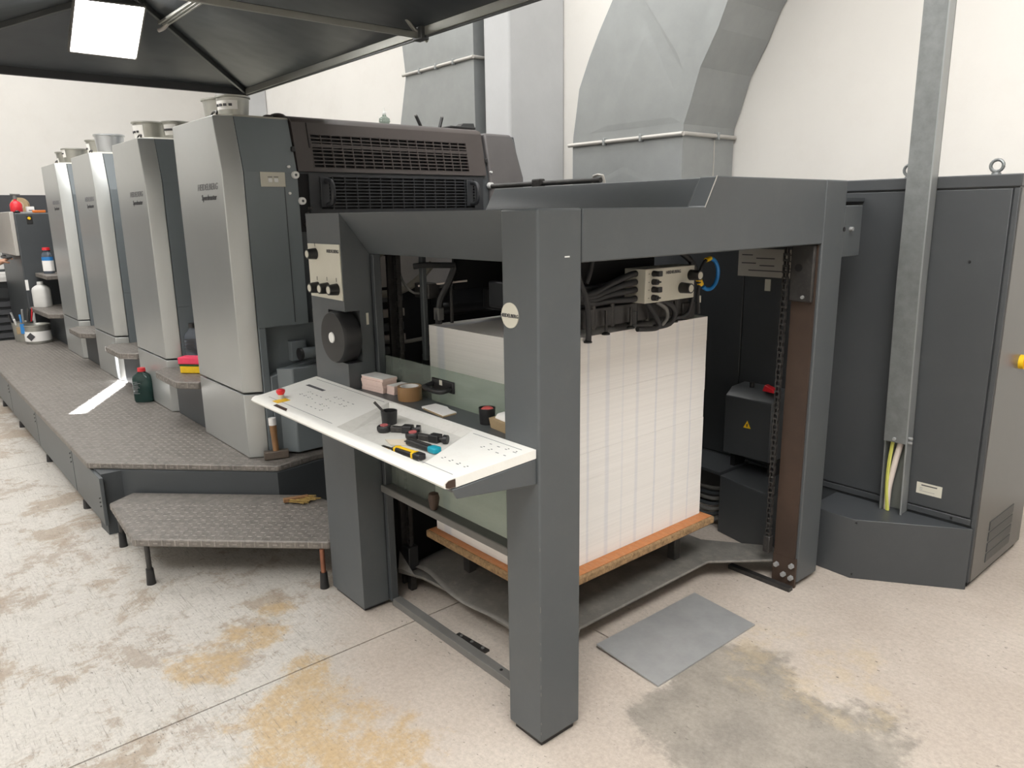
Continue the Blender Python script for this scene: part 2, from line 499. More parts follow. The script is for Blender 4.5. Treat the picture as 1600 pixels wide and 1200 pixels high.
def pile_material():
    m, nt, bs = new_mat('paper_pile_edges')
    tc = N(nt, 'ShaderNodeTexCoord')
    sx = N(nt, 'ShaderNodeSeparateXYZ')
    nt.links.new(tc.outputs['Object'], sx.inputs[0])
    def stripes(sock, a, b, pos, basec, col):
        mr = N(nt, 'ShaderNodeMapRange')
        mr.inputs['From Min'].default_value = a
        mr.inputs['From Max'].default_value = b
        nt.links.new(sock, mr.inputs[0])
        rp = N(nt, 'ShaderNodeValToRGB')
        cr = rp.color_ramp
        cr.elements[0].color = (*basec, 1)
        cr.elements[1].color = (*basec, 1)
        for p, w, s in pos:
            for q, c in ((p - w * 1.2, 0), (p - w * .6, s), (p + w * .6, s), (p + w * 1.2, 0)):
                e = cr.elements.new(max(0.001, min(0.999, q)))
                e.color = (*[basec[i] * (1 - c) + col[i] * c for i in range(3)], 1)
        nt.links.new(mr.outputs[0], rp.inputs[0])
        return rp.outputs[0]
    basec, col = (0.82, 0.80, 0.775), (0.60, 0.62, 0.68)
    ysock = stripes(sx.outputs[1], 0.332, 1.278, [(0.25, .007, .5), (0.36, .012, .42), (0.45, .005, .3), (0.54, .010, .4), (0.66, .006, .5), (0.79, .012, .35), (0.90, .004, .5)], basec, col)
    xsock = stripes(sx.outputs[0], -1.01, -0.355, [(0.12, .04, .6), (0.75, .01, .2)], basec, col)
    geo = N(nt, 'ShaderNodeNewGeometry')
    ns = N(nt, 'ShaderNodeSeparateXYZ')
    nt.links.new(geo.outputs['Normal'], ns.inputs[0])
    ab = N(nt, 'ShaderNodeMath', operation='ABSOLUTE')
    nt.links.new(ns.outputs[0], ab.inputs[0])
    mx = N(nt, 'ShaderNodeMixRGB')
    nt.links.new(ab.outputs[0], mx.inputs[0])
    nt.links.new(xsock, mx.inputs[1])
    nt.links.new(ysock, mx.inputs[2])
    mp = N(nt, 'ShaderNodeMapping')
    mp.inputs['Scale'].default_value = (1.5, 1.5, 160)
    nt.links.new(tc.outputs['Object'], mp.inputs[0])
    no = N(nt, 'ShaderNodeTexNoise')
    no.inputs['Scale'].default_value = 1.0
    no.inputs['Detail'].default_value = 5
    nt.links.new(mp.outputs[0], no.inputs[0])
    mr = N(nt, 'ShaderNodeMapRange')
    mr.inputs['To Min'].default_value = 0.90
    mr.inputs['To Max'].default_value = 1.06
    nt.links.new(no.outputs[0], mr.inputs[0])
    ml = N(nt, 'ShaderNodeMixRGB', blend_type='MULTIPLY')
    ml.inputs[0].default_value = 1
    nt.links.new(mx.outputs[0], ml.inputs[1])
    nt.links.new(mr.outputs[0], ml.inputs[2])
    nt.links.new(ml.outputs[0], bs.inputs['Base Color'])
    bs.inputs['Roughness'].default_value = 0.85
    bp = N(nt, 'ShaderNodeBump')
    bp.inputs['Strength'].default_value = 0.15
    bp.inputs['Distance'].default_value = 0.002
    nt.links.new(no.outputs[0], bp.inputs['Height'])
    nt.links.new(bp.outputs[0], bs.inputs['Normal'])
    return m
PILEM = pile_material()

# ------------------------------------------------------------------ the hall
YW, XF, XR, YF, ZC = 3.30, -11.0, 8.0, -7.0, 6.0
fl = MB().box(XF, XR, YF, YW, -0.10, -0.006).build('floor', JOINT)
tag(fl, 'worn concrete floor with scuffed pale paint and ochre stains', kind='structure')
JX = [XF, -7.676, -4.280, -0.884, 2.512, 5.908, XR]
JY = [YF, -6.18, -2.784, 0.612, YW]
g = 0.0035
for i in range(len(JX) - 1):
    for j in range(len(JY) - 1):
        if i == 3 and j in (2, 3):
            MB().box(JX[i] + g, -0.2, JY[j] + g, JY[j + 1] - g, -0.02, 0.0).build('slab', FLOORM, fl)
            if j == 2: MB().box(-0.2, JX[i + 1] - g, JY[2] + g, JY[4] - g, -0.02, 0.0).build('slab', FLOORM, fl)
            continue
        MB().box(JX[i] + g, JX[i + 1] - g, JY[j] + g, JY[j + 1] - g, -0.02, 0.0).build('slab', FLOORM, fl)
tag(MB().box(XF, XR, YW, YW + 0.2, 0, ZC).build('wall_back', WALLM), kind='structure')
wl = tag(MB().box(XF - 0.2, XF, YF, YW, 0, ZC).build('wall_left', WALLM), kind='structure')
tag(MB().box(XF, XR, YF - 0.2, YF, 0, ZC).build('wall_front', WALLM), kind='structure')
tag(MB().box(XR, XR + 0.2, YF, YW, 0, ZC).build('wall_right', WALLM), kind='structure')
tag(MB().box(XF, XF + 0.012, YF, YW, 0.0, 1.94).build('trim_1', SKIRT), 'dark painted dado band on the far end wall', kind='structure')
for n, xr in enumerate((-3.256, -9.22, 2.71)):
    tag(MB().box(xr - 0.316, xr, 2.698, YW, 0, ZC).build('wall_pilaster', CONCW, bevel=0.02), 'grey concrete pilaster of the long wall', kind='structure')
# ceiling with a narrow slit light over the platform
pc = Vector((-4.47, -0.20, 0.365))
sc = pc - SUN_D * ((ZC - 0.365) / -SUN_D.z)
sd = Vector((0.87, -0.49, 0)).normalized()
sn = Vector((-sd.y, sd.x, 0))
hl, hw = 0.54, 0.075
hole = [sc - sd * hl - sn * hw, sc + sd * hl - sn * hw, sc + sd * hl + sn * hw, sc - sd * hl + sn * hw]
outer = [(XF, YF), (XR, YF), (XR, YW), (XF, YW)]
# rotate hole so corners pair with outer corners (SW, SE, NE, NW)
cb = MB()
vs = [(x, y, z) for z in (ZC, ZC + 0.15) for x, y in outer] + [(h.x, h.y, z) for z in (ZC, ZC + 0.15) for h in hole]
fs = []
for i in range(4):
    j = (i + 1) % 4
    fs += [(i, j, 8 + j, 8 + i), (4 + i, 12 + i, 12 + j, 4 + j), (8 + i, 8 + j, 12 + j, 12 + i), (i, 4 + i, 4 + j, j)]
cb.add(vs, fs)
tag(cb.build('ceiling', CEILM), kind='structure')

# ------------------------------------------------------------------ lugs for tread plate
def inside(p, poly):
    c = False
    n = len(poly)
    for i in range(n):
        (x0, y0), (x1, y1) = poly[i], poly[i - 1]
        if (y0 > p[1]) != (y1 > p[1]) and p[0] < (x1 - x0) * (p[1] - y0) / (y1 - y0) + x0: c = not c
    return c
def shrink(poly, d):
    cx = sum(p[0] for p in poly) / len(poly)
    cy = sum(p[1] for p in poly) / len(poly)
    out = []
    for x, y in poly:
        l = math.hypot(x - cx, y - cy)
        out.append((cx + (x - cx) * (1 - d / l), cy + (y - cy) * (1 - d / l)))
    return out
def lugs(name, poly, z, parent, pitch=0.032, L=0.011, W=0.0042, H=0.0016, ang=0.0):
    mb = MB()
    q = shrink(poly, 0.012)
    x0, x1 = min(p[0] for p in q), max(p[0] for p in q)
    y0, y1 = min(p[1] for p in q), max(p[1] for p in q)
    for i in range(int((x1 - x0) / pitch) + 1):
        for j in range(int((y1 - y0) / pitch) + 1):
            cx, cy = x0 + i * pitch, y0 + j * pitch
            if not inside((cx, cy), q): continue
            a = (PI / 4 if (i + j) % 2 else -PI / 4) + ang
            ux, uy = math.cos(a), math.sin(a)
            b = [(cx + ux * L, cy + uy * L, z), (cx - uy * W, cy + ux * W, z), (cx - ux * L, cy - uy * L, z), (cx + uy * W, cy - ux * W, z)]
            t = [(cx + ux * L * .5, cy + uy * L * .5, z + H), (cx - ux * L * .5, cy - uy * L * .5, z + H)]
            mb.add(b + t, [(0, 1, 5, 4), (1, 2, 5), (2, 3, 4, 5), (3, 0, 4)])
    return mb.build(name, LUGM, parent, kind='stuff')
def rim_lugs(name, a, b, z0, z1, parent, pitch=0.03):
    # little bars on a folded rim between plan points a and b
    mb = MB()
    A, B = Vector((*a, 0)), Vector((*b, 0))
    d = (B - A).normalized()
    n = Vector((d.y, -d.x, 0))
    k = int((B - A).length / pitch)
    zc = (z0 + z1) / 2
    for i in range(k):
        c = A + d * (i + .5) * pitch
        if i % 2:
            mb.obox(c + Vector((0, 0, zc)), d, n, (0, 0, 1), 0.010, 0.0015, 0.0035)
        else:
            mb.obox(c + Vector((0, 0, zc + .002)), d, n, (0, 0, 1), 0.0035, 0.0015, (z1 - z0) * .4)
    return mb.build(name, LUGM, parent, kind='stuff')

# ------------------------------------------------------------------ operator platform and step
plat = thing('operator_platform', 'long raised tread-plate platform running in front of the silver printing units', 'platform', (-5, -0.3, 0))
PP = [(-7.985, -0.625), (-2.81, -0.625), (-2.07, 0.094), (-2.11, 0.30), (-2.11, 0.45), (-7.985, 0.45)]
MB().prism(PP, 2, 0.330, 0.363).build('deck', TREAD, plat, bevel=0.006)
lugs('tread_lug', [(-7.985, -0.62), (-2.81, -0.62), (-2.07, 0.094), (-2.11, 0.30), (-2.3, 0.30), (-7.985, 0.06)], 0.363, plat)
rim_lugs('rim_lug', (-2.81, -0.625), (-2.07, 0.094), 0.332, 0.362, plat)
rim_lugs('rim_lug', (-2.07, 0.094), (-2.11, 0.30), 0.332, 0.362, plat)
seams = [-2.622, -3.29, -4.47, -5.69, -6.88, -7.985]
for i in range(5):
    a, b = seams[i + 1] + 0.008, seams[i] - (0.008 if i else 0)
    p = MB().box(a, b, -0.612, -0.594, 0.066, 0.322).build('side_panel', CABSIDE if False else GREY, plat, bevel=0.002)
    for k in range(3):
        MB().obox((b - 0.045, -0.6125, 0.285 - k * 0.026 if i else 0.205 - k * 0.022), (1, 0, 0.35), (0, 1, 0), (-0.35, 0, 1), 0.018, 0.0012, 0.0035).build('louvre_slot', VOID, p)
for x in (-3.157, -4.272, -5.421, -6.334, -7.4):
    l = MB().box(x - 0.022, x + 0.022, -0.605, -0.575, 0.02, 0.33).build('leg', STEELD, plat)
    MB().cyl((x, -0.59, 0), (x, -0.59, 0.05), 0.026, 0.022, 12).build('foot', BLACK, l, smooth=True)
MB().prism([(-2.80, -0.60), (-2.66, -0.594), (-2.655, -0.500), (-2.06, 0.085), (-2.10, 0.40), (-2.14, 0.40), (-2.10, 0.10), (-2.72, -0.52)], 2, 0.0, 0.331).build('riser_panel', GREYD, plat)
MB().box(-7.98, -2.75, -0.58, -0.565, 0.02, 0.33).build('inner_skirt', VOID, plat)

step = thing('tread_step', 'low tread-plate step with chamfered corners and thin legs beside the feeder post', 'step', (-1.9, -0.2, 0))
SP = [(-2.52, -0.60), (-1.977, -0.632), (-1.362, 0.0), (-1.362, 0.13), (-1.80, 0.23), (-1.93, 0.205), (-2.60, -0.47)]
MB().prism(SP, 2, 0.182, 0.2185).build('tread', TREAD, step, bevel=0.007)
SPL = [(-2.50, -0.58), (-1.977, -0.632), (-1.362, 0.0), (-1.362, 0.13), (-1.79, 0.20)]
lugs('tread_lug', SPL, 0.2185, step, pitch=0.03, L=0.0115, W=0.0048, H=0.002)
rim_lugs('rim_lug', (-1.977, -0.632), (-1.362, 0.0), 0.184, 0.217, step)
rim_lugs('rim_lug', (-2.52, -0.60), (-1.977, -0.632), 0.184, 0.217, step)
for (x, y), mt in (((-1.945, -0.585), STEELD), ((-1.385, -0.02), COPPER), ((-2.46, -0.575), STEELD), ((-2.0, 0.0), STEELD)):
    l = MB().cyl((x, y, 0.02), (x, y, 0.185), 0.011, 0.011, 12).build('leg', mt, step, smooth=True)
    MB().cyl((x, y, 0), (x, y, 0.075), 0.020, 0.016, 14).build('rubber_foot', BLACK, l, smooth=True)

# ------------------------------------------------------------------ printing units (local x = 0 at the ridge)
def sec(z, dx=0.0, back=0.1235):
    return [(-0.66, 0.034, z), (0.0 + dx, 0.034, z), (0.046 + dx * 1.25, 0.118, z), (0.046 + dx * 1.25, back, z), (-0.66, back, z)]
U_LABELS = ['silver printing unit beside the feeder, with cream switch plate and grille guards on its end',
            'silver printing unit directly behind the sponges and green bottle, second from the feeder',
            'silver printing unit whose lower cover is lit by the sunlight patch',
            'silver printing unit standing next to the dark delivery housing']
def make_unit():
    t = thing('printing_unit', U_LABELS[0], 'press unit', (0, 0, 0), None)
    t['_local'] = 1
    MB().loft([sec(0.716), sec(1.815), sec(2.078, -0.051)]).build('front_cover', SILVER, t, bevel=0.013, seg=4)
    MB().loft([sec(0.366), sec(0.706)]).build('lower_cover', SILVER, t, bevel=0.013, seg=4)
    # dark machine body behind the silver cover
    def bs_(z, x1, y0=0.150): return [(-0.64, y0, z), (x1, y0, z), (x1, 1.93, z), (-0.64, 1.93, z)]
    MB().loft([bs_(0.0, 0.03, 0.46), bs_(0.366, 0.03, 0.46)]).build('base_frame', GREYD, t)
    MB().loft([bs_(0.366, -0.03, 0.1245), bs_(1.044, -0.03, 0.1245), bs_(1.046, 0.030, 0.1245), bs_(1.815, 0.030, 0.1245), bs_(2.070, -0.037, 0.1245)]).build('machine_body', GREYD, t, bevel=0.006)
    MB().loft([[(-0.655, 0.05, 2.076), (-0.06, 0.05, 2.076), (-0.025, 0.12, 2.076), (-0.03, 1.4, 2.076), (-0.655, 1.4, 2.076)],
               [(-0.645, 0.06, 2.086), (-0.07, 0.06, 2.086), (-0.035, 0.13, 2.086), (-0.04, 1.4, 2.086), (-0.645, 1.4, 2.086)]]).build('top_lid', CREAM, t)
    MB().tube([(-0.13, 0.06, 2.084), (-0.12, 0.066, 2.098), (-0.07, 0.066, 2.098), (-0.06, 0.06, 2.084)], 0.005, 8).build('lid_handle', STEELD, t, smooth=True)
    # side panel facing the next unit
    MB().loft([[(x - 0.016, 0.1255, z), (x, 0.1255, z), (x, 0.400, z), (x - 0.016, 0.400, z)] for z, x in ((1.046, 0.047), (1.815, 0.047), (2.075, -0.018))]
              ).build('side_panel', SIDEG, t)
    MB().box(-0.029, -0.015, 0.1255, 0.46, 0.372, 1.043).build('lower_side_panel', SIDEG, t)
    text_mesh('maker_logo', 'HEIDELBERG', (-0.212, 0.0325, 1.748), 0.046, (1, 0, 0), (0, 0, 1), PRINTG, t, squash=1.12, shear=0.3)
    text_mesh('model_lettering', 'Speedmaster', (-0.202, 0.0325, 1.697), 0.038, (1, 0, 0), (0, 0, 1), PRINT, t, squash=1.08, shear=0.2, bold=0.0005)
    return t
unit1 = make_unit()
units = [unit1] + [copy_tree(unit1) for _ in range(3)]
for i, u in enumerate(units):
    u.location = (-2.286 - 1.296 * i, 0, 0)
    u['label'] = U_LABELS[i]
    u['group'] = 'silver printing units in a row'
    if i:
        MB().prism([(0.06, 0.062), (0.63, 0.062), (0.63, 0.12), (0.06, 0.12)], 2, 0.366, 0.616).build('kick_panel', GREYD, u)
        MB().box(0.031, 0.047, 0.1255, 0.400, 0.372, 1.0445).build('flush_side_panel', SIDEG, u)

# end parts of the first unit (world coordinates via offset)
U1 = units[0]
ox = 2.286
def u1(mb, name, mat, parent=None, **k):
    mb.v = [(x + ox, y, z) for x, y, z in mb.v]
    return mb.build(name, mat, parent or U1, **k)
plate = u1(MB().box(-2.240, -2.232, 0.205, 0.332, 1.744, 1.815), 'switch_plate', CREAM, bevel=0.002)
for y in (0.252, 0.283):
    u1(MB().box(-2.233, -2.229, y - 0.011, y + 0.011, 1.765, 1.785), 'push_button', WHITE, plate, bevel=0.002)
    u1(MB().box(-2.233, -2.2315, y - 0.012, y + 0.012, 1.790, 1.793), 'legend', PRINT, plate)
for y, z in ((0.358, 1.843), (0.352, 1.713)):
    u1(MB().cyl((-2.245, y, z), (-2.232, y, z), 0.0075, 0.0065, 12), 'screw', WHITE, smooth=True)
for y, z in ((0.386, 1.803), (0.413, 1.675), (1.66, 1.765)):
    k = u1(MB().cyl((-2.25, y, z), (-2.222, y, z), 0.019, 0.018, 18), 'white_knob', WHITE, smooth=True)
    u1(MB().cyl((-2.223, y, z), (-2.220, y, z), 0.007, 0.006, 12), 'knob_centre', GREY, k, smooth=True)
def lean(z):
    return -2.236 - max(0.0, z - 1.815) * 0.20
def grille(cov, y0, y1, z0, z1, rows, cols, mat, solid=None):
    u1(MB().loft([[(lean(z) - 0.0175, y0 - .02, z), (lean(z) - 0.0135, y0 - .02, z), (lean(z) - 0.0135, y1 + .02, z), (lean(z) - 0.0175, y1 + .02, z)] for z in (z0 - .01, z1 + .01)]), 'backing', VOID, cov)
    for r in range(rows + 1):
        z = z0 + (z1 - z0) * r / rows
        h = 0.0030
        if solid is not None and r == solid: h = 0.009
        x = lean(z)
        u1(MB().box(x - 0.009, x + 0.001, y0, y1, z - h, z + h), 'slat', mat, cov)
    for c in range(cols + 1):
        y = y0 + (y1 - y0) * c / cols
        u1(MB().loft([[(lean(z) - 0.012, y - .0025, z), (lean(z) + .002, y - .0025, z), (lean(z) + .002, y + .0025, z), (lean(z) - .012, y + .0025, z)] for z in (z0, z1)]), 'bar', mat, cov)
def cover(name, y0, y1, z0, z1, gy0, gy1, gz0, gz1, mat, label):
    mb = MB()
    def slab(ya, yb, za, zb, t=0.03):
        mb.loft([[(lean(z) - t, ya, z), (lean(z), ya, z), (lean(z), yb, z), (lean(z) - t, yb, z)] for z in (za, zb)])
    slab(y0, gy0, z0, z1)
    slab(gy1, y1, z0, z1)
    slab(gy0, gy1, z0, gz0)
    slab(gy0, gy1, gz1, z1)
    o = u1(mb, name, mat)
    o['label'] = label
    return o
upc = cover('upper_guard', 0.408, 1.632, 1.822, 2.066, 0.50, 1.505, 1.842, 2.010, BROWNC, 'brown-grey upper grille guard')
grille(upc, 0.50, 1.505, 1.842, 2.010, 9, 17, BROWNC, solid=6)
u1(MB().prism([(lean(2.066) - 0.03, 2.060), (lean(2.066), 2.064), (lean(2.066) - 0.02, 2.086), (lean(2.066) - 0.05, 2.098), (lean(2.066) - 0.18, 2.104), (lean(2.066) - 0.18, 2.06)], 1, 0.408, 1.632) if False else
   MB().loft([[(lean(2.066) - a, y, z) for a, z in ((0.03, 2.060), (0.0, 2.066), (0.012, 2.084), (0.05, 2.098), (0.20, 2.104), (0.20, 2.06))] for y in (0.408, 1.632)]), 'guard_hood', BROWNC, upc, smooth=True)
u1(MB().box(lean(2.0) + 0.004, lean(2.0) + 0.008, 0.404, 0.495, 1.935, 1.941), 'seam', VOID, upc)
u1(MB().box(lean(1.94) - 0.01, lean(1.94) + 0.012, 0.388, 0.406, 1.918, 1.943), 'latch', BLACK, upc, bevel=0.003)
u1(MB().box(lean(1.94) - 0.01, lean(1.94) + 0.012, 1.634, 1.652, 1.900, 1.925), 'latch', BLACK, upc, bevel=0.003)
u1(MB().loft([[(lean(z) + 0.002, 0.486, z), (lean(z) + 0.004, 0.486, z), (lean(z) + 0.004, 0.490, z), (lean(z) + 0.002, 0.490, z)] for z in (1.94, 2.066)]), 'seam', VOID, upc)
loc_ = cover('lower_guard', 0.46, 1.60, 1.45, 1.810, 0.52, 1.535, 1.630, 1.800, BLACKC, 'black lower grille guard with two loop handles')
grille(loc_, 0.52, 1.535, 1.630, 1.800, 10, 14, BLACKC)
for y in (0.555, 1.505):
    h = u1(MB().tube([(-2.236, y, 1.655), (-2.185, y, 1.662), (-2.165, y, 1.69), (-2.165, y, 1.745), (-2.185, y, 1.773), (-2.236, y, 1.780)], 0.013, 10), 'loop_handle', BLACKC, loc_, smooth=True)
    u1(MB().box(-2.232, -2.226, y - 0.035, y + 0.012, 1.642, 1.795), 'handle_plate', BLACKC, h, bevel=0.004)
u1(MB().loft([[(lean(z) - 0.14, 1.66, z), (lean(z), 1.66, z), (lean(z), y1, z), (lean(z) - 0.14, y1, z)] for z, y1 in ((1.3, 1.95), (1.815, 1.935), (2.05, 1.895), (2.078, 1.87))]), 'drive_side_panel', paint('warm_grey_plastic', (0.105, 0.098, 0.098), 0.4, var=0.07), bevel=0.014, seg=3)
u1(MB().cyl((-2.245, 1.668, 1.845), (-2.232, 1.668, 1.845), 0.0075, 0.0065, 12), 'screw', WHITE, smooth=True)
u1(MB().box(-2.30, -2.245, 0.40, 0.47, 1.52, 1.81), 'hinge_gap', VOID)
for k, (y, z) in enumerate(((0.43, 1.60), (0.445, 1.56), (0.42, 1.55), (0.45, 1.63))):
    u1(MB().cyl((-2.27, y, z), (-2.225, y + 0.01, z + 0.012), 0.010, 0.008, 10), 'hinge_pin', STEELD, smooth=True)
# lower end of the first unit: recess, roller, step box
u1(MB().box(-2.30, -2.239, 0.1255, 0.165, 0.372, 1.045), 'end_panel', SIDEG, bevel=0.004)
u1(MB().prism([(0.166, 0.79), (0.44, 0.86), (0.44, 0.372), (0.166, 0.372)], 0, -2.299, -2.236), 'end_panel', SIDEG, bevel=0.006)
u1(MB().box(-2.299, -2.255, 0.30, 0.385, 0.85, 0.955), 'recess_block', SIDEG, bevel=0.003)
u1(MB().box(-2.240, -2.2365, 0.325, 0.328, 1.06, 1.80), 'panel_joint', GREYD)
rl = u1(MB().cyl((-2.20, 0.33, 0.895), (-2.20, 0.43, 0.895), 0.030, 0.030, 20), 'roller', SIDEG, smooth=True)
u1(MB().cyl((-2.20, 0.315, 0.895), (-2.20, 0.331, 0.895), 0.032, 0.032, 20), 'roller_cap', BLACK, rl, smooth=True)
u1(MB().tube([(-2.19, 0.42, 0.88), (-2.18, 0.43, 0.98), (-2.20, 0.42, 1.08), (-2.19, 0.43, 1.2)], 0.014, 8), 'linkage', STEELD, smooth=True)
u1(MB().tube([(-2.17, 0.44, 0.60), (-2.16, 0.45, 0.75), (-2.18, 0.44, 0.86)], 0.016, 8), 'linkage', STEELD, smooth=True)
u1(MB().prism([(-2.24, 0.20), (-2.165, 0.255), (-2.165, 0.50), (-2.24, 0.50)], 2, 0.375, 0.83), 'step_box', SIDEG, bevel=0.006)
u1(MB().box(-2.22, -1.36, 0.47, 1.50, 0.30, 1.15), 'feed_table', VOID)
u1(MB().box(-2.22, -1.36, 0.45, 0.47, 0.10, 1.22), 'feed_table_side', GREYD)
u1(MB().box(-2.236, -1.30, 1.52, 1.66, 0.10, 1.45), 'drive_side_frame', GREYD)

# ------------------------------------------------------------------ side steps between the units
def side_step(x, z, label, w=0.60):
    t = thing('side_step', label, 'step', (x, 0, z), 'small side steps between the units')
    P = [(x - 0.02, 0.028), (x + 0.085, -0.062), (x + w - 0.11, -0.062), (x + w + 0.0, 0.030), (x + w + 0.0, 0.42), (x + 0.06, 0.42)]
    MB().prism(P, 2, z - 0.042, z).build('tread', TREAD, t, bevel=0.006)
    lugs('tread_lug', P, z, t)
    rim_lugs('rim_lug', P[1], P[2], z - 0.04, z - 0.002, t)
    rim_lugs('rim_lug', P[0], P[1], z - 0.04, z - 0.002, t)
    rim_lugs('rim_lug', P[2], P[3], z - 0.04, z - 0.002, t)
    return t
side_step(-3.582, 0.66, 'small tread-plate side step carrying the sponges and grey bottle')
side_step(-4.878, 0.66, 'small empty tread-plate side step catching sunlight on its corner')
side_step(-6.174, 0.66, 'small empty tread-plate side step beside the farthest printing unit')
fs_ = thing('side_step', 'tread-plate side step carrying the white jug by the delivery housing', 'step', (-7.4, 0, 0.70), 'small side steps between the units')
FP = [(-7.99, -0.02), (-7.90, -0.09), (-7.04, -0.065), (-6.96, 0.03), (-6.96, 0.45), (-7.99, 0.45)]
MB().prism(FP, 2, 0.655, 0.70).build('tread', TREAD, fs_, bevel=0.006)
lugs('tread_lug', FP, 0.70, fs_)
MB().box(-7.95, -6.98, 0.08, 0.12, 0.366, 0.655).build('riser', GREYD, fs_)

# ------------------------------------------------------------------ delivery housing at the far end
dl = thing('delivery_housing', 'dark delivery housing beyond the row of printing units', 'machine', (-9, 0.8, 0))
MB().box(-9.4, -8.0, -0.085, 1.85, 0.0, 1.675).build('housing', GREYD, dl, bevel=0.01)
MB().box(-10.6, -8.01, -0.125, -0.086, 1.235, 1.69).build('side_guard', paint('light_grey_guard', (0.42, 0.40, 0.37), 0.45, var=0.03), dl, bevel=0.006)
hd = MB().tube([(-8.75, -0.126, 1.215), (-8.75, -0.165, 1.205), (-8.30, -0.165, 1.205), (-8.30, -0.126, 1.215)], 0.014, 8, smooth=1).build('pull_handle', BLACK, dl, smooth=True)
MB().box(-8.02, -7.995, 0.02, 0.075, 1.56, 1.65).build('isolator_switch', BLACK, dl, bevel=0.004)
MB().cyl((-7.998, 0.045, 1.62), (-7.985, 0.045, 1.62), 0.016, 0.014, 14).build('isolator_knob', YELLOW, dl, smooth=True)
MB().box(-8.0, -7.994, -0.083, -0.055, 0.87, 0.98).build('notice', PAPERW, dl)
MB().box(-8.02, -7.985, -0.10, -0.04, 0.45, 0.66).build('terminal_box', WHITE, dl, bevel=0.004)
MB().box(-7.99, -7.35, 0.02, 0.42, 1.010, 1.05).build('upper_ledge', TREAD, dl, bevel=0.004)
MB().box(-7.6, -6.96, 0.46, 1.8, 0.37, 1.5).build('transfer_body', VOID, dl)

# paper drawer cabinet beyond
dc = thing('drawer_cabinet', 'dark drawer cabinet with white sheets on top beyond the delivery housing', 'cabinet', (-9.9, -0.5, 0))
MB().box(-10.4, -9.52, -1.0, 0.03, 0.0, 0.88).build('carcass', GREYD, dc)
for k in range(5):
    d = MB().prism([(-9.52, 0.18 + k * 0.095), (-9.49, 0.19 + k * 0.095), (-9.50, 0.255 + k * 0.095), (-9.52, 0.26 + k * 0.095)][::1], 1, -0.99, 0.02) if False else MB().loft([[(-9.52, y, 0.18 + k * .095), (-9.485, y, 0.195 + k * .095), (-9.50, y, 0.255 + k * .095), (-9.52, y, 0.262 + k * .095)] for y in (-0.99, 0.02)])
    d.build('drawer_slat', SKIRT, dc)
MB().box(-9.52, -9.49, -0.99, 0.02, 0.68, 0.80).build('upper_drawer', CABG, dc)
MB().box(-10.35, -9.46, -0.98, 0.03, 0.88, 0.93).build('paper_sheets', PAPERW, dc)
MB().box(-10.3, -9.6, -0.95, 0.0, 0.932, 0.97).build('paper_sheets', PAPERW, dc)
wb = tag(MB().box(-10.0, -9.96, -0.9, -0.02, 1.0, 1.22).build('white_board', PAPERW, bevel=0.003), 'white board standing on the sheets of the drawer cabinet', 'board')
MB().box(-10.01, -9.95, -0.9, -0.02, 0.97, 1.0).build('board_foot', GREY, wb)

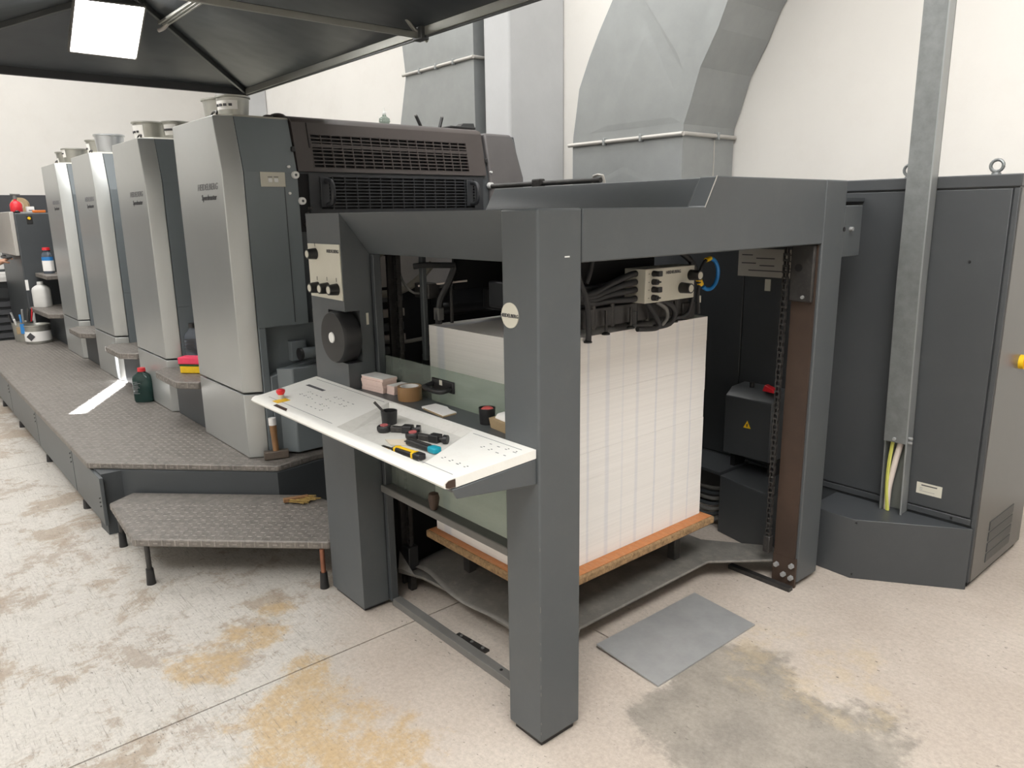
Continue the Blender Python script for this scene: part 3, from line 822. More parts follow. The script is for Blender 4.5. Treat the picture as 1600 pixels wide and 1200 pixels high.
# ------------------------------------------------------------------ person at the delivery (only forearm in frame)
def person():
    bx, by = -8.62, -0.62
    V = {'pelvis': (bx, by, 0.92), 'spine': (bx, by - 0.01, 1.10), 'chest': (bx, by, 1.30), 'neck': (bx, by, 1.47), 'head': (bx, by + 0.02, 1.60), 'crown': (bx, by + 0.02, 1.70),
         'hl': (bx - 0.09, by, 0.88), 'kl': (bx - 0.10, by + 0.01, 0.48), 'al': (bx - 0.10, by - 0.02, 0.08), 'tl': (bx - 0.11, by + 0.13, 0.035),
         'hr': (bx + 0.09, by, 0.88), 'kr': (bx + 0.10, by + 0.01, 0.48), 'ar': (bx + 0.10, by - 0.02, 0.08), 'tr': (bx + 0.11, by + 0.13, 0.035),
         'sl': (bx - 0.17, by, 1.41), 'el': (bx - 0.25, by + 0.02, 1.14), 'wl': (bx - 0.20, by + 0.22, 1.02), 'hal': (bx - 0.18, by + 0.29, 1.01),
         'sr': (bx + 0.17, by, 1.41), 'er': (bx + 0.18, by + 0.19, 1.06), 'wr': (bx + 0.13, by + 0.365, 1.140), 'har': (bx + 0.12, by + 0.437, 1.176)}
    Rr = {'pelvis': .15, 'spine': .13, 'chest': .15, 'neck': .058, 'head': .088, 'crown': .062, 'hl': .09, 'kl': .06, 'al': .045, 'tl': .04, 'hr': .09, 'kr': .06, 'ar': .045, 'tr': .04,
          'sl': .06, 'el': .042, 'wl': .028, 'hal': .036, 'sr': .06, 'er': .042, 'wr': .030, 'har': .036}
    names = list(V)
    E = [('pelvis', 'spine'), ('spine', 'chest'), ('chest', 'neck'), ('neck', 'head'), ('head', 'crown'), ('pelvis', 'hl'), ('hl', 'kl'), ('kl', 'al'), ('al', 'tl'),
         ('pelvis', 'hr'), ('hr', 'kr'), ('kr', 'ar'), ('ar', 'tr'), ('chest', 'sl'), ('sl', 'el'), ('el', 'wl'), ('wl', 'hal'), ('chest', 'sr'), ('sr', 'er'), ('er', 'wr'), ('wr', 'har')]
    # fingers of the right hand closing over the handle, thumb at the side
    h = Vector(V['har'])
    for k in range(4):
        a = h + Vector((-0.036 + k * 0.024, 0.03, 0.008))
        b = a + Vector((0, 0.032, 0.018))
        c = b + Vector((0, 0.022, -0.022))
        for q, (p, r) in enumerate(((a, .012), (b, .0105), (c, .009))):
            V[f'f{k}{q}'] = tuple(p); Rr[f'f{k}{q}'] = r
        E += [('har', f'f{k}0'), (f'f{k}0', f'f{k}1'), (f'f{k}1', f'f{k}2')]
    for q, (p, r) in enumerate((((0.040, -0.01, -0.01), .013), ((0.048, 0.025, -0.025), .011), ((0.036, 0.05, -0.028), .009))):
        V[f't{q}'] = tuple(h + Vector(p)); Rr[f't{q}'] = r
    E += [('har', 't0'), ('t0', 't1'), ('t1', 't2')]
    names = list(V)
    me = bpy.data.meshes.new('person')
    me.from_pydata([V[n] for n in names], [(names.index(a), names.index(b)) for a, b in E], [])
    me.materials.append(SKIN)
    o = bpy.data.objects.new('person', me)
    COL.objects.link(o)
    s = o.modifiers.new('skin', 'SKIN')
    sv = me.skin_vertices[0].data
    for i, n in enumerate(names):
        sv[i].radius = (Rr[n], Rr[n] * (0.8 if n in ('pelvis', 'spine', 'chest') else 1))
        sv[i].use_root = (n == 'pelvis')
    su = o.modifiers.new('sub', 'SUBSURF')
    su.levels = su.render_levels = 2
    tag(o, 'person in dark work clothes reaching a bare forearm to the delivery handle', 'person')
    def shell(name, keys, scale, mat):
        m2 = bpy.data.meshes.new(name)
        ks = [k for k, _ in keys]
        ed = [(ks.index(a), ks.index(b)) for a, b in E if a in ks and b in ks]
        m2.from_pydata([V[k] for k in ks], ed, [])
        m2.materials.append(mat)
        q = bpy.data.objects.new(name, m2)
        COL.objects.link(q)
        q.parent = o
        q.modifiers.new('skin', 'SKIN')
        for i, (k, rr) in enumerate(keys):
            r = rr or Rr[k] * scale
            m2.skin_vertices[0].data[i].radius = (r, r * (0.82 if k in ('pelvis', 'spine', 'chest') else 1))
            m2.skin_vertices[0].data[i].use_root = (i == 0)
        q.modifiers.new('sub', 'SUBSURF').render_levels = 2
    shell('shirt', [('chest', 0), ('spine', 0), ('pelvis', 0), ('sl', 0), ('el', .052), ('sr', 0), ('er', .052)], 1.12, SHIRT)
    shell('trousers', [('pelvis', .152), ('hl', 0), ('kl', 0), ('al', .06), ('hr', 0), ('kr', 0), ('ar', .06)], 1.15, SKIRT)
    hx = Vector(V['head'])
    MB().ball(hx + Vector((0, -0.02, 0.045)), 0.104, (0.88, 1.0, 0.85)).build('hair', BLACK, o, smooth=True)
    for sx in (-1, 1):
        MB().ball(hx + Vector((sx * .033, .078, .01)), 0.012).build('eye', BLACK, o, smooth=True)
        MB().ball(hx + Vector((sx * .085, .0, 0.0)), 0.024, (.5, .8, 1.1)).build('ear', SKIN, o, smooth=True)
    MB().ball(hx + Vector((0, .095, -.015)), 0.018, (.8, 1, 1.3)).build('nose', SKIN, o, smooth=True)
    MB().ball(hx + Vector((0, .082, -.05)), 0.02, (1.2, .5, .3)).build('mouth', RED, o, smooth=True)
    for s_ in ('l', 'r'):
        a = Vector(V['a' + s_])
        MB().ball((a.x, a.y + .06, .045), 0.05, (1, 2.5, .9)).build('shoe', BLACK, o, smooth=True)
person()

# ------------------------------------------------------------------ sheet feeder
fd = thing('sheet_feeder', 'dark grey sheet feeder frame standing around the tall white paper pile', 'machine', (-0.67, 0.83, 0))
def F(mb, name, mat, **k):
    p = k.pop('parent', fd)
    return mb.build(name, mat, p, **k)
fp = F(MB().box(-0.149, 0, 0, 0.164, 0.022, 1.61), 'front_post', GREY, bevel=0.006)
F(MB().box(-0.135, -0.014, 0.014, 0.15, 0.0, 0.022), 'post_foot', BLACK, parent=fp)
bd = F(MB().cyl((-0.114, 0.0, 1.323), (-0.114, -0.003, 1.323), 0.0355, 0.0355, 36), 'badge', CREAM, parent=fp, smooth=True)
text_mesh('badge_logo', 'HEIDELBERG', (-0.114, -0.0036, 1.322), 0.0135, (1, 0, 0), (0, 0, 1), PRINT, bd, bold=0.0003)
F(MB().box(0.0, 0.0012, 0.098, 0.116, 1.480, 1.484), 'scuff_mark', WHITE, parent=fp)
for zc_ in (0.055, 0.09, 0.19, 0.215, 0.31, 0.36, 0.47, 0.66):
    F(MB().obox((-0.0013, 0.0013, zc_), (1, 1, 0), (1, -1, 0), (0, 0, 1), random.uniform(.0008, .0015), 0.0008, random.uniform(.003, .010)), 'paint_chip', GREYRAIL, parent=fp)
# left post with the hand-wheel notch
lp = F(MB().prism([(-1.341, 0.02), (-1.07, 0.02), (-1.07, 1.048), (-1.205, 1.048), (-1.205, 1.247), (-1.07, 1.247), (-1.07, 1.609), (-1.341, 1.609)], 1, 0.0, 0.062), 'control_post', GREY)
F(MB().box(-1.341, -1.07, 0.062, 0.117, 0.02, 1.609), 'post_back', GREY, parent=lp)
F(MB().box(-1.33, -1.09, 0.012, 0.11, 0, 0.02), 'post_foot', BLACK, parent=lp)
wh = F(MB().lathe((-1.137, 0, 1.146), [(0.086, 0.055), (0.100, 0.045), (0.100, -0.014), (0.094, -0.024), (0.02, -0.026)], 44, 'y'), 'hand_wheel', BLACK, smooth=True)
F(MB().cyl((-1.137, -0.026, 1.146), (-1.137, -0.030, 1.146), 0.021, 0.020, 20), 'wheel_cap', WHITE, parent=wh, smooth=True)
kp = F(MB().prism([(-1.334, 1.291), (-1.075, 1.288), (-1.076, 1.495), (-1.334, 1.495)], 1, -0.004, 0.001), 'control_plate', CREAM, bevel=0.001)
for x, z, r in ((-1.270, 1.457, 0.022), (-1.27, 1.327, 0.0225), (-1.188, 1.329, 0.0225), (-1.113, 1.329, 0.0225)):
    k = F(MB().cyl((x, -0.004, z), (x, -0.040, z), r, r * 0.86, 24), 'knob', BLACK, parent=kp, smooth=True)
    F(MB().cyl((x, -0.040, z), (x, -0.0412, z), r * 0.62, r * 0.6, 20), 'knob_cap', CREAM, parent=kp, smooth=True)
    F(MB().box(x - 0.001, x + 0.001, -0.0052, -0.004, z + r * 1.25, z + r * 1.9), 'pointer_mark', PRINT, parent=kp)
text_mesh('plate_logo', 'HEIDELBERG', (-1.128, -0.0048, 1.469), 0.017, (1, 0, 0), (0, 0, 1), PRINT, kp, bold=0.0003)
# beams
F(MB().prism([(0.0, 1.609), (0.116, 1.457), (0.165, 1.457), (0.165, 1.609)], 0, -1.07, -0.149), 'side_beam', GREY, bevel=0.003)
eb = F(MB().prism([(0.166, 1.463), (1.499, 1.463), (1.499, 1.705), (0.786, 1.705), (0.728, 1.609), (0.166, 1.609)], 0, -0.07, 0.0), 'end_beam', GREY, bevel=0.004)
F(MB().obox((0.0005, 0.752, 1.657), (0, 0.058, 0.096), (1, 0, 0), (0, -0.096, 0.058), 0.058, 0.001, 0.0016), 'trim_edge', GALVW, parent=eb)
rp = F(MB().box(-0.11, 0, 1.501, 1.668, 0.022, 1.705), 'rear_post', GREY, bevel=0.005)
gr_ = F(MB().box(-0.108, -0.012, 1.489, 1.5, 0.13, 1.46), 'guide_face', RUST)
F(MB().box(-0.112, -0.014, 1.470, 1.489, 1.235, 1.46), 'guide_bracket', STEELD, bevel=0.006)
F(MB().cyl((-0.075, 1.471, 1.37), (-0.075, 1.466, 1.37), 0.015, 0.015, 16), 'bracket_hole', VOID, smooth=True)
F(MB().cyl((-0.05, 1.471, 1.255), (-0.05, 1.463, 1.255), 0.008, 0.007, 8), 'bolt', STEEL, smooth=True)
ft = F(MB().box(-0.11, -0.004, 1.488, 1.5, 0.0, 0.132), 'foot_plate', RUST)
for x, z in ((-0.09, 0.085), (-0.055, 0.05), (-0.02, 0.10), (-0.02, 0.045)):
    F(MB().cyl((x, 1.489, z), (x, 1.474, z), 0.012, 0.011, 6), 'bolt', STEEL, parent=ft)
F(MB().box(-0.30, -0.0, 1.44, 1.47, 0.0, 0.018), 'foot_rail', STEELD)
hood = F(MB().prism([(0.728, 1.609), (0.786, 1.702), (1.665, 1.702), (1.665, 1.55), (0.728, 1.55)], 0, -1.13, -0.07), 'hood', GREY, bevel=0.003)
F(MB().box(-1.13, -0.07, 0.166, 0.729, 1.585, 1.606), 'top_cover', GREY)  # unseen cover added to keep overhead light off the pile top
F(MB().box(-1.0, -0.99, 0.45, 1.62, 1.30, 1.55), 'dark_fill_sheet', VOID)  # added black sheet standing in for the dark under the hood
F(MB().box(-0.95, -0.09, 1.669, 2.017, 1.625, 1.640), 'added_shade_panel', GREYD)  # unseen panel added to block light falling between feeder and cabinet
F(MB().tube([(-1.35, 0.95, 1.722), (-1.04, 0.95, 1.722), (-0.66, 0.95, 1.722)], 0.011, 10, smooth=1), 'top_rod', STEELD, smooth=True)
F(MB().box(-1.06, -1.0, 0.935, 0.965, 1.70, 1.742), 'rod_clamp', STEELD, bevel=0.006)
F(MB().tube([(-0.70, 0.95, 1.70), (-0.70, 0.95, 1.738), (-0.65, 0.95, 1.738), (-0.64, 0.95, 1.70)], 0.006, 8, smooth=2), 'rod_end', GALVW, smooth=True)
jb = F(MB().box(-0.09, -0.002, 1.669, 1.818, 1.404, 1.608), 'junction_box', GREY, bevel=0.003)
F(MB().cyl((-0.003, 1.72, 1.515), (0.012, 1.72, 1.515), 0.009, 0.008, 10), 'box_screw', STEEL, parent=jb, smooth=True)
F(MB().cyl((-0.003, 1.665, 1.515), (0.003, 1.665, 1.515), 0.009, 0.009, 10), 'box_screw', VOID, parent=jb, smooth=True)
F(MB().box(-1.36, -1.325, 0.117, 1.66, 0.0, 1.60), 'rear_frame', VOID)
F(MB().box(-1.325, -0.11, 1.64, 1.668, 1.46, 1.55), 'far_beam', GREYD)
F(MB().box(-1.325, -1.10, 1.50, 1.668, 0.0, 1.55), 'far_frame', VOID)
# opening side: inner jamb strips, guard, shelf, rails
F(MB().box(-1.068, -1.045, 0.117, 0.15, 0.02, 1.457), 'inner_jamb', GREYD, bevel=0.003)
F(MB().box(-1.30, -1.075, 0.117, 0.145, 0.02, 1.457), 'inner_panel', GREYD)
F(MB().box(-1.0705, -1.0685, 0.088, 0.098, 1.19, 1.235), 'maker_tag', CREAM)
F(MB().box(-1.067, -0.15, 0.004, 0.145, 0.925, 0.945), 'shelf', GREY, bevel=0.002)
pane = F(MB().box(-1.043, -0.152, 0.1475, 0.1535, 0.54, 1.067), 'guard_pane', GLASS)
hm = F(MB().box(-0.720, -0.588, 0.138, 0.1475, 0.990, 1.032), 'handle_plate', BLACK, bevel=0.004)
F(MB().tube([(-0.712, 0.138, 1.010), (-0.714, 0.110, 1.004), (-0.698, 0.098, 1.002), (-0.630, 0.098, 1.000), (-0.606, 0.108, 1.002), (-0.602, 0.138, 1.008)], 0.009, 10), 'pull_handle', BLACK, smooth=True)
F(MB().box(-0.668, -0.652, 0.1365, 0.138, 1.012, 1.030), 'handle_sticker', CREAM, parent=hm)
F(MB().box(-1.066, -0.152, 0.105, 0.155, 0.507, 0.537), 'guard_rail', GREYRAIL, bevel=0.004)
F(MB().lathe((-0.705, 0.118, 0.537), [(0.012, 0.0), (0.016, 0.01), (0.022, 0.045), (0.018, 0.062), (0.006, 0.068)], 16), 'rail_knob', RUST, smooth=True)
F(MB().box(-1.052, -0.152, 0.122, 0.160, 0.0, 0.032), 'floor_rail', GREYRAIL, bevel=0.002)
F(MB().cyl((-0.36, 0.141, 0.032), (-0.36, 0.141, 0.0335), 0.006, 0.006, 12), 'rail_hole', VOID)
sb = F(MB().obox((-0.60, 0.195, 0.004), (1, 0.08, 0), (-0.08, 1, 0), (0, 0, 1), 0.085, 0.011, 0.004), 'floor_strip', STEELD)
for t_ in (-0.06, 0.0, 0.06):
    F(MB().cyl((-0.60 + t_, 0.195 + t_ * .08, 0.008), (-0.60 + t_, 0.195 + t_ * .08, 0.0115), 0.007, 0.006, 8), 'bolt', GREYRAIL, parent=sb)
# interior of the feeder
F(MB().box(-1.324, -1.315, 0.26, 1.45, 1.30, 1.43), 'pale_panel', paint('pale_inner_panel', (0.55, 0.52, 0.50), 0.5, var=0.08))
for k, z in enumerate((1.255, 1.19, 1.13, 1.08, 1.03)):
    F(MB().box(-1.324, -1.30 + 0.01 * (k % 2), 0.16, 0.40, z - 0.016, z + 0.016), 'cross_slat', paint('tan_inner_slat', (0.42, 0.38, 0.34), 0.5, var=0.15) if k % 2 else GREY)
def chain(x, y, z0, z1, name='lift_chain', ax=1):
    mb = MB()
    p = 0.0235
    for k in range(int((z1 - z0) / p)):
        z = z0 + k * p
        w = 0.010 if k % 2 else 0.0065
        for s_ in (-1, 1):
            mb.box(x + s_ * w - 0.0015, x + s_ * w + 0.0015, y - 0.0075, y + 0.0075, z - 0.005, z + p + 0.005)
        mb.cyl((x - 0.012, y, z), (x + 0.012, y, z), 0.0055, 0.0055, 8)
    return F(mb, name, STEELD)
chain(-0.125, 1.462, 0.20, 1.46)
chain(-1.115, 0.262, 0.20, 1.46)
chain(-1.115, 1.462, 0.20, 1.46)
F(MB().box(-0.140, -0.110, 1.447, 1.477, 0.14, 0.215), 'chain_end', STEELD, bevel=0.003)
F(MB().box(-1.14, -1.09, 0.238, 0.286, 0.10, 0.205), 'chain_end', BLACK, bevel=0.004)
F(MB().box(-1.13, -1.10, 0.25, 0.275, 0.0, 0.10), 'chain_foot', STEELD)
F(MB().box(-1.16, -1.145, 0.24, 0.30, 0.02, 1.46), 'chain_guide', STEELD)
F(MB().box(-1.06, -1.035, 0.330, 0.350, 1.02, 1.45), 'upright_bar', GREY, bevel=0.003)
F(MB().cyl((-1.045, 0.36, 1.08), (-1.045, 0.36, 1.15), 0.006, 0.006, 8), 'plunger', STEEL, smooth=True)
F(MB().box(-1.09, -1.02, 0.345, 0.375, 0.93, 1.04), 'side_lay', BLACK, bevel=0.004)
F(MB().box(-1.12, -1.02, 0.345, 0.40, 1.27, 1.33), 'side_lay_block', STEELD, bevel=0.004)
F(MB().tube([(-1.25, 0.30, 1.46), (-1.27, 0.20, 1.40), (-1.27, 0.19, 1.32), (-1.24, 0.26, 1.28), (-1.2, 0.38, 1.31), (-1.15, 0.46, 1.40)], 0.016, 10), 'air_hose', paint('grey_air_hose', (0.34, 0.32, 0.27), 0.5, var=0.1), smooth=True)
F(MB().tube([(-1.20, 0.33, 1.46), (-1.15, 0.30, 1.36), (-1.10, 0.33, 1.29), (-1.05, 0.42, 1.31), (-1.0, 0.50, 1.33)], 0.005, 8), 'thin_cable', GREYRAIL, smooth=True)
F(MB().tube([(-1.07, 0.33, 1.32), (-1.0, 0.42, 1.33), (-0.97, 0.5, 1.335)], 0.004, 6), 'thin_cable', CABLEW, smooth=True)
F(MB().tube([(-1.28, 0.18, 1.16), (-1.26, 0.21, 1.10), (-1.2, 0.30, 1.08), (-1.15, 0.4, 1.09)], 0.009, 8), 'thin_cable', GREYRAIL, smooth=True)
F(MB().tube([(-1.05, 0.30, 1.40), (-1.02, 0.33, 1.405), (-0.97, 0.44, 1.40), (-0.97, 0.44, 1.37)], 0.012, 8, smooth=1), 'guide_hook', BLACK, smooth=True)
F(MB().tube([(-0.97, 0.44, 1.39), (-0.98, 0.415, 1.33), (-1.0, 0.385, 1.26), (-1.0, 0.375, 1.17), (-1.0, 0.39, 1.135), (-0.985, 0.455, 1.135)], 0.014, 8, smooth=3), 'guide_hook', BLACK, smooth=True)
F(MB().cyl((-0.985, 0.43, 1.14), (-0.985, 0.43, 1.32), 0.007, 0.007, 8), 'guide_rod', STEELD, smooth=True)
F(MB().loft([[(-0.99, 0.442, 1.13), (-0.98, 0.442, 1.13), (-0.98, 0.442, 1.14), (-0.99, 0.442, 1.14)], [(-0.99, 0.478, 1.105), (-0.98, 0.478, 1.105), (-0.98, 0.478, 1.165), (-0.99, 0.478, 1.165)]]), 'guide_flag', BLACK)
F(MB().box(-1.02, -0.985, 0.365, 0.392, 1.185, 1.235), 'guide_collar', GREYRAIL, bevel=0.003)
F(MB().box(-1.31, -1.15, 0.55, 1.45, 1.20, 1.30), 'feed_roller_block', BLACKC, bevel=0.01)
F(MB().cyl((-1.17, 0.5, 1.20), (-1.17, 1.45, 1.20), 0.03, 0.03, 16), 'feed_roller', BLACK, smooth=True)
# lift table: dusty bent sheet
LT = [(-0.19, 0.118), (-0.085, 0.20), (-0.295, 0.47), (-0.295, 1.27), (-0.085, 1.53), (-0.19, 1.62), (-0.45, 1.44), (-0.80, 1.44), (-1.10, 1.60), (-1.19, 1.52), (-1.06, 1.27), (-1.06, 0.47), (-1.20, 0.30), (-1.13, 0.215), (-1.02, 0.255), (-0.78, 0.275), (-0.48, 0.275), (-0.36, 0.24)]
F(MB().prism(LT, 2, 0.082, 0.094), 'lift_table', DUSTY, bevel=0.004)
F(MB().prism([(-0.19, 0.118), (-0.085, 0.20), (-0.095, 0.21), (-0.20, 0.128)], 2, 0.02, 0.083), 'lift_flange', DUSTY)
F(MB().loft([[(-1.17, 0.24, 0.10), (-1.12, 0.20, 0.095), (-1.05, 0.235, 0.094)], [(-1.17, 0.24, 0.17), (-1.12, 0.20, 0.12), (-1.05, 0.235, 0.10)]]), 'lift_flange', DUSTY)
gw, gh = 26, 14
wv = []
for j in range(gh):
    for i in range(gw):
        u_, v_ = i / (gw - 1), j / (gh - 1)
        x, y = -1.13 + 0.72 * u_, 0.262 + 0.012 * math.sin(u_ * 9) + 0.32 * v_
        hgt = 0.075 * math.exp(-((u_ - 0.12) / 0.16) ** 2) * (0.25 + 0.75 * v_) + 0.03 * math.exp(-((u_ - 0.45) / 0.25) ** 2) * v_ + 0.006 * math.sin(u_ * 17 + v_ * 5) * v_
        wv.append((x, y, 0.0955 + max(0, hgt)))
wf = [(j * gw + i, j * gw + i + 1, (j + 1) * gw + i + 1, (j + 1) * gw + i) for j in range(gh - 1) for i in range(gw - 1)]
ws = F(MB().add(wv, wf), 'dusty_sheet', DUSTY, smooth=True)
sol = ws.modifiers.new('thick', 'SOLIDIFY')
sol.thickness = 0.003
for x, y in ((-0.42, 1.19), (-0.90, 1.19), (-0.90, 0.42), (-0.42, 0.42)):
    F(MB().box(x - 0.02, x + 0.02, y - 0.02, y + 0.02, 0.09, 0.262), 'support_block', STEELD, bevel=0.003)

# ------------------------------------------------------------------ pile board and paper pile
board = thing('pile_board', 'orange-faced chipboard pallet board under the paper pile', 'board', (-0.67, 0.80, 0.262))
MB().box(-1.035, -0.296, 0.292, 1.308, 0.263, 0.296).build('core', BOARDE, board, bevel=0.007, seg=2)
MB().box(-1.025, -0.306, 0.302, 1.298, 0.2955, 0.2985).build('face', BOARDT, board)
pile = thing('paper_pile', 'tall stack of white printing sheets with faint blue-grey edge stripes', 'paper stack', (-0.68, 0.80, 0.3))
z = 0.299
hs = [0.115, 0.098, 0.122, 0.105, 0.118, 0.100, 0.112, 0.101]
for i, h in enumerate(hs):
    dx, dy = random.uniform(-.0012, .0012), random.uniform(-.0012, .0012)
    MB().box(-1.01 + dx, -0.357 + dx, 0.333 + dy, 1.278 + dy, z, z + h - 0.0004).build('ream', PILEM, pile)
    z += h
ZT = z

# ------------------------------------------------------------------ suction head over the pile
sh = thing('suction_head', 'black suction head with a cream control box and hoses above the paper pile', 'machine head', (-0.6, 0.8, ZT))
def H(mb, name, mat, **k):
    p = k.pop('parent', sh)
    return mb.build(name, mat, p, **k)
H(MB().box(-0.86, -0.40, 0.52, 1.10, 1.235, 1.34), 'head_body', BLACKC, bevel=0.008)
H(MB().box(-0.62, -0.46, 0.58, 1.05, 1.34, 1.585), 'head_column', VOID)
H(MB().box(-0.42, -0.36, 0.50, 1.15, 1.195, 1.265), 'sucker_bar', STEELD, bevel=0.004)
H(MB().box(-1.0, -0.86, 0.60, 1.05, 1.21, 1.30), 'blower_block', BLACK, bevel=0.01)
cbx = H(MB().box(-0.40, -0.30, 0.803, 1.098, 1.268, 1.393), 'control_box', CREAM, bevel=0.003)
for y, z_, r, l in ((1.073, 1.356, 0.021, 0.045), (1.018, 1.311, 0.021, 0.045)):
    H(MB().cyl((-0.30, y, z_), (-0.30 + l, y, z_), r, r * .9, 20), 'knob', BLACK, parent=cbx, smooth=True)
    H(MB().cyl((-0.30 + l, y, z_), (-0.2992 + l, y, z_), r * .68, r * .66, 16), 'knob_cap', CREAM, parent=cbx, smooth=True)
for i, z_ in enumerate((1.375, 1.345, 1.317, 1.287)):
    H(MB().cyl((-0.30, 0.848, z_), (-0.278, 0.848, z_), 0.0115, 0.010, 14), 'switch', BLACK, parent=cbx, smooth=True)
    H(MB().box(-0.282, -0.272, 0.844, 0.868 if i % 2 == 0 else 0.862, z_ - (0.010 if i % 2 == 0 else 0.003), z_ + (0.010 if i % 2 == 0 else 0.003)), 'switch_grip', BLACK, parent=cbx, bevel=0.002)
    H(MB().box(-0.3003, -0.2994, 0.820, 0.828, z_ - .001, z_ + .001), 'legend', PRINT, parent=cbx)
text_mesh('box_logo', 'HEIDELBERG', (-0.2992, 0.965, 1.374), 0.016, (0, 1, 0), (0, 0, 1), PRINT, cbx, bold=0.0003)
for i, z_ in enumerate((1.375, 1.345, 1.317, 1.285)):
    H(MB().tube([(-0.345, 0.806, z_), (-0.345, 0.77, z_ - 0.002), (-0.36, 0.68, z_ - 0.03 + 0.02 * i * .5), (-0.37, 0.58, 1.315 - 0.01 * i), (-0.40, 0.46, 1.33), (-0.44, 0.36, 1.38 + .02 * i)], 0.0115, 10), 'hose', RUBBER, smooth=True)
H(MB().tube([(-0.35, 0.50, 1.46), (-0.34, 0.50, 1.38), (-0.335, 0.535, 1.30), (-0.335, 0.545, 1.20), (-0.335, 0.545, 1.16)], 0.010, 10), 'hose', RUBBER, smooth=True)
H(MB().tube([(-0.34, 0.57, 1.46), (-0.335, 0.55, 1.40), (-0.335, 0.53, 1.36)], 0.009, 10), 'hose', RUBBER, smooth=True)
H(MB().tube([(-0.34, 0.86, 1.268), (-0.335, 0.90, 1.22), (-0.325, 0.92, 1.18), (-0.325, 0.90, 1.165), (-0.33, 0.80, 1.172)], 0.010, 10), 'hose', RUBBER, smooth=True)
H(MB().tube([(-0.34, 0.93, 1.268), (-0.325, 0.99, 1.245), (-0.320, 1.01, 1.21), (-0.325, 0.985, 1.175), (-0.33, 0.90, 1.168)], 0.011, 10), 'hose', RUBBER, smooth=True)
H(MB().tube([(-0.34, 0.92, 1.262), (-0.322, 0.955, 1.235), (-0.318, 0.96, 1.20), (-0.325, 0.935, 1.172)], 0.008, 10), 'hose', GREYRAIL, smooth=True)
H(MB().tube([(-0.34, 1.13, 1.40), (-0.335, 1.14, 1.30), (-0.335, 1.13, 1.23), (-0.335, 1.10, 1.195), (-0.335, 1.03, 1.19)], 0.008, 10), 'hose', RUBBER, smooth=True)
for y, zf in ((0.552, 1.150), (0.645, 1.168), (0.78, 1.176), (1.04, 1.172)):
    s_ = H(MB().cyl((-0.345, y, zf + 0.006), (-0.345, y, 1.255), 0.005, 0.006, 10), 'sucker_rod', STEELD, smooth=True)
    H(MB().lathe((-0.345, y, zf), [(0.015, 0.0), (0.015, 0.005), (0.006, 0.011)], 16), 'sucker_foot', BLACK, parent=sh, smooth=True)
for y in (0.60, 0.70, 0.83, 0.90, 1.08):
    H(MB().cyl((-0.37, y, 1.19), (-0.37, y, 1.275), 0.012, 0.012, 12), 'valve', STEELD, smooth=True)
H(MB().cyl((-0.372, 0.82, 1.185), (-0.372, 0.82, 1.235), 0.020, 0.020, 16), 'spring_valve', BLACK, smooth=True)
H(MB().box(-0.40, -0.35, 1.10, 1.18, 1.175, 1.24), 'rear_foot', STEELD, bevel=0.004)
H(MB().tube([(-0.36, 1.06, 1.45), (-0.35, 1.13, 1.41), (-0.35, 1.185, 1.345), (-0.35, 1.20, 1.315)], 0.012, 10), 'hose', RUBBER, smooth=True)
H(MB().cyl((-0.35, 1.19, 1.335), (-0.35, 1.212, 1.305), 0.0128, 0.0128, 12), 'yellow_sleeve', YELLOW, smooth=True)
ring = [(-0.35 - 0.04 * math.sin(a) * 0, 1.265 + 0.062 * math.cos(a), 1.345 + 0.062 * math.sin(a)) for a in [math.radians(d) for d in range(-130, 101, 23)]]
H(MB().tube(ring, 0.0085, 10, smooth=3), 'blue_hose', BLUE, smooth=True)
ring2 = [(-0.35, 1.265 + 0.062 * math.cos(a), 1.345 + 0.062 * math.sin(a)) for a in [math.radians(d) for d in range(100, 216, 23)]]
H(MB().tube(ring2, 0.006, 10, smooth=3), 'thin_hose', RUBBER, smooth=True)
H(MB().tube([(-0.35, 1.27, 1.408), (-0.35, 1.24, 1.402)], 0.0095, 10, smooth=1), 'yellow_sleeve', YELLOW, smooth=True)
H(MB().tube([(-0.35, 1.205, 1.31), (-0.35, 1.195, 1.27), (-0.35, 1.205, 1.19)], 0.007, 8), 'thin_hose', RUBBER, smooth=True)
H(MB().cyl((-0.35, 1.203, 1.235), (-0.35, 1.203, 1.262), 0.0085, 0.0085, 10), 'cable_joint', CREAM, smooth=True)

# ------------------------------------------------------------------ control console
con = thing('control_console', 'off-white sloping control console with a tool tray fixed between the feeder posts', 'console', (-0.68, -0.15, 0.93))
def C(mb, name, mat, **k):
    p = k.pop('parent', con)
    return mb.build(name, mat, p, **k)
def zs(y): return 0.958 + 0.055 * y
SLN = Vector((0, -0.055, 1)).normalized()
CX0, CX1 = -1.346, -0.012
# white panel as frame around the tray (tray opening x -0.79..-0.17)
def slab(x0b, x0f, x1b, x1f, y0, y1, t0, t1, mb):
    # back edge y1, front edge y0
    mb.loft([[(x0f, y0, zs(y0) + t), (x1f, y0, zs(y0) + t), (x1b, y1, zs(y1) + t), (x0b, y1, zs(y1) + t)] for t in (t0, t1)])
mb = MB()
TY0, TY1 = -0.275, -0.012
slab(-1.346, -1.257, -0.765, -0.655, -0.275, -0.012, -0.026, 0, mb)
slab(-0.285, -0.165, -0.012, -0.016, -0.275, -0.012, -0.026, 0, mb)
slab(-1.349, -1.345, -0.012, -0.012, -0.012, -0.001, -0.026, 0, mb)
pnl = C(mb, 'panel', PANELW)
C(MB().loft([[(x, y, zs(-0.275) + dz) for y, dz in ((-0.275, 0), (-0.298, -0.001), (-0.309, -0.006), (-0.314, -0.014), (-0.309, -0.022), (-0.297, -0.026), (-0.275, -0.026))] for x in (-1.258, -0.018)]), 'front_edge', PANELW, smooth=True)
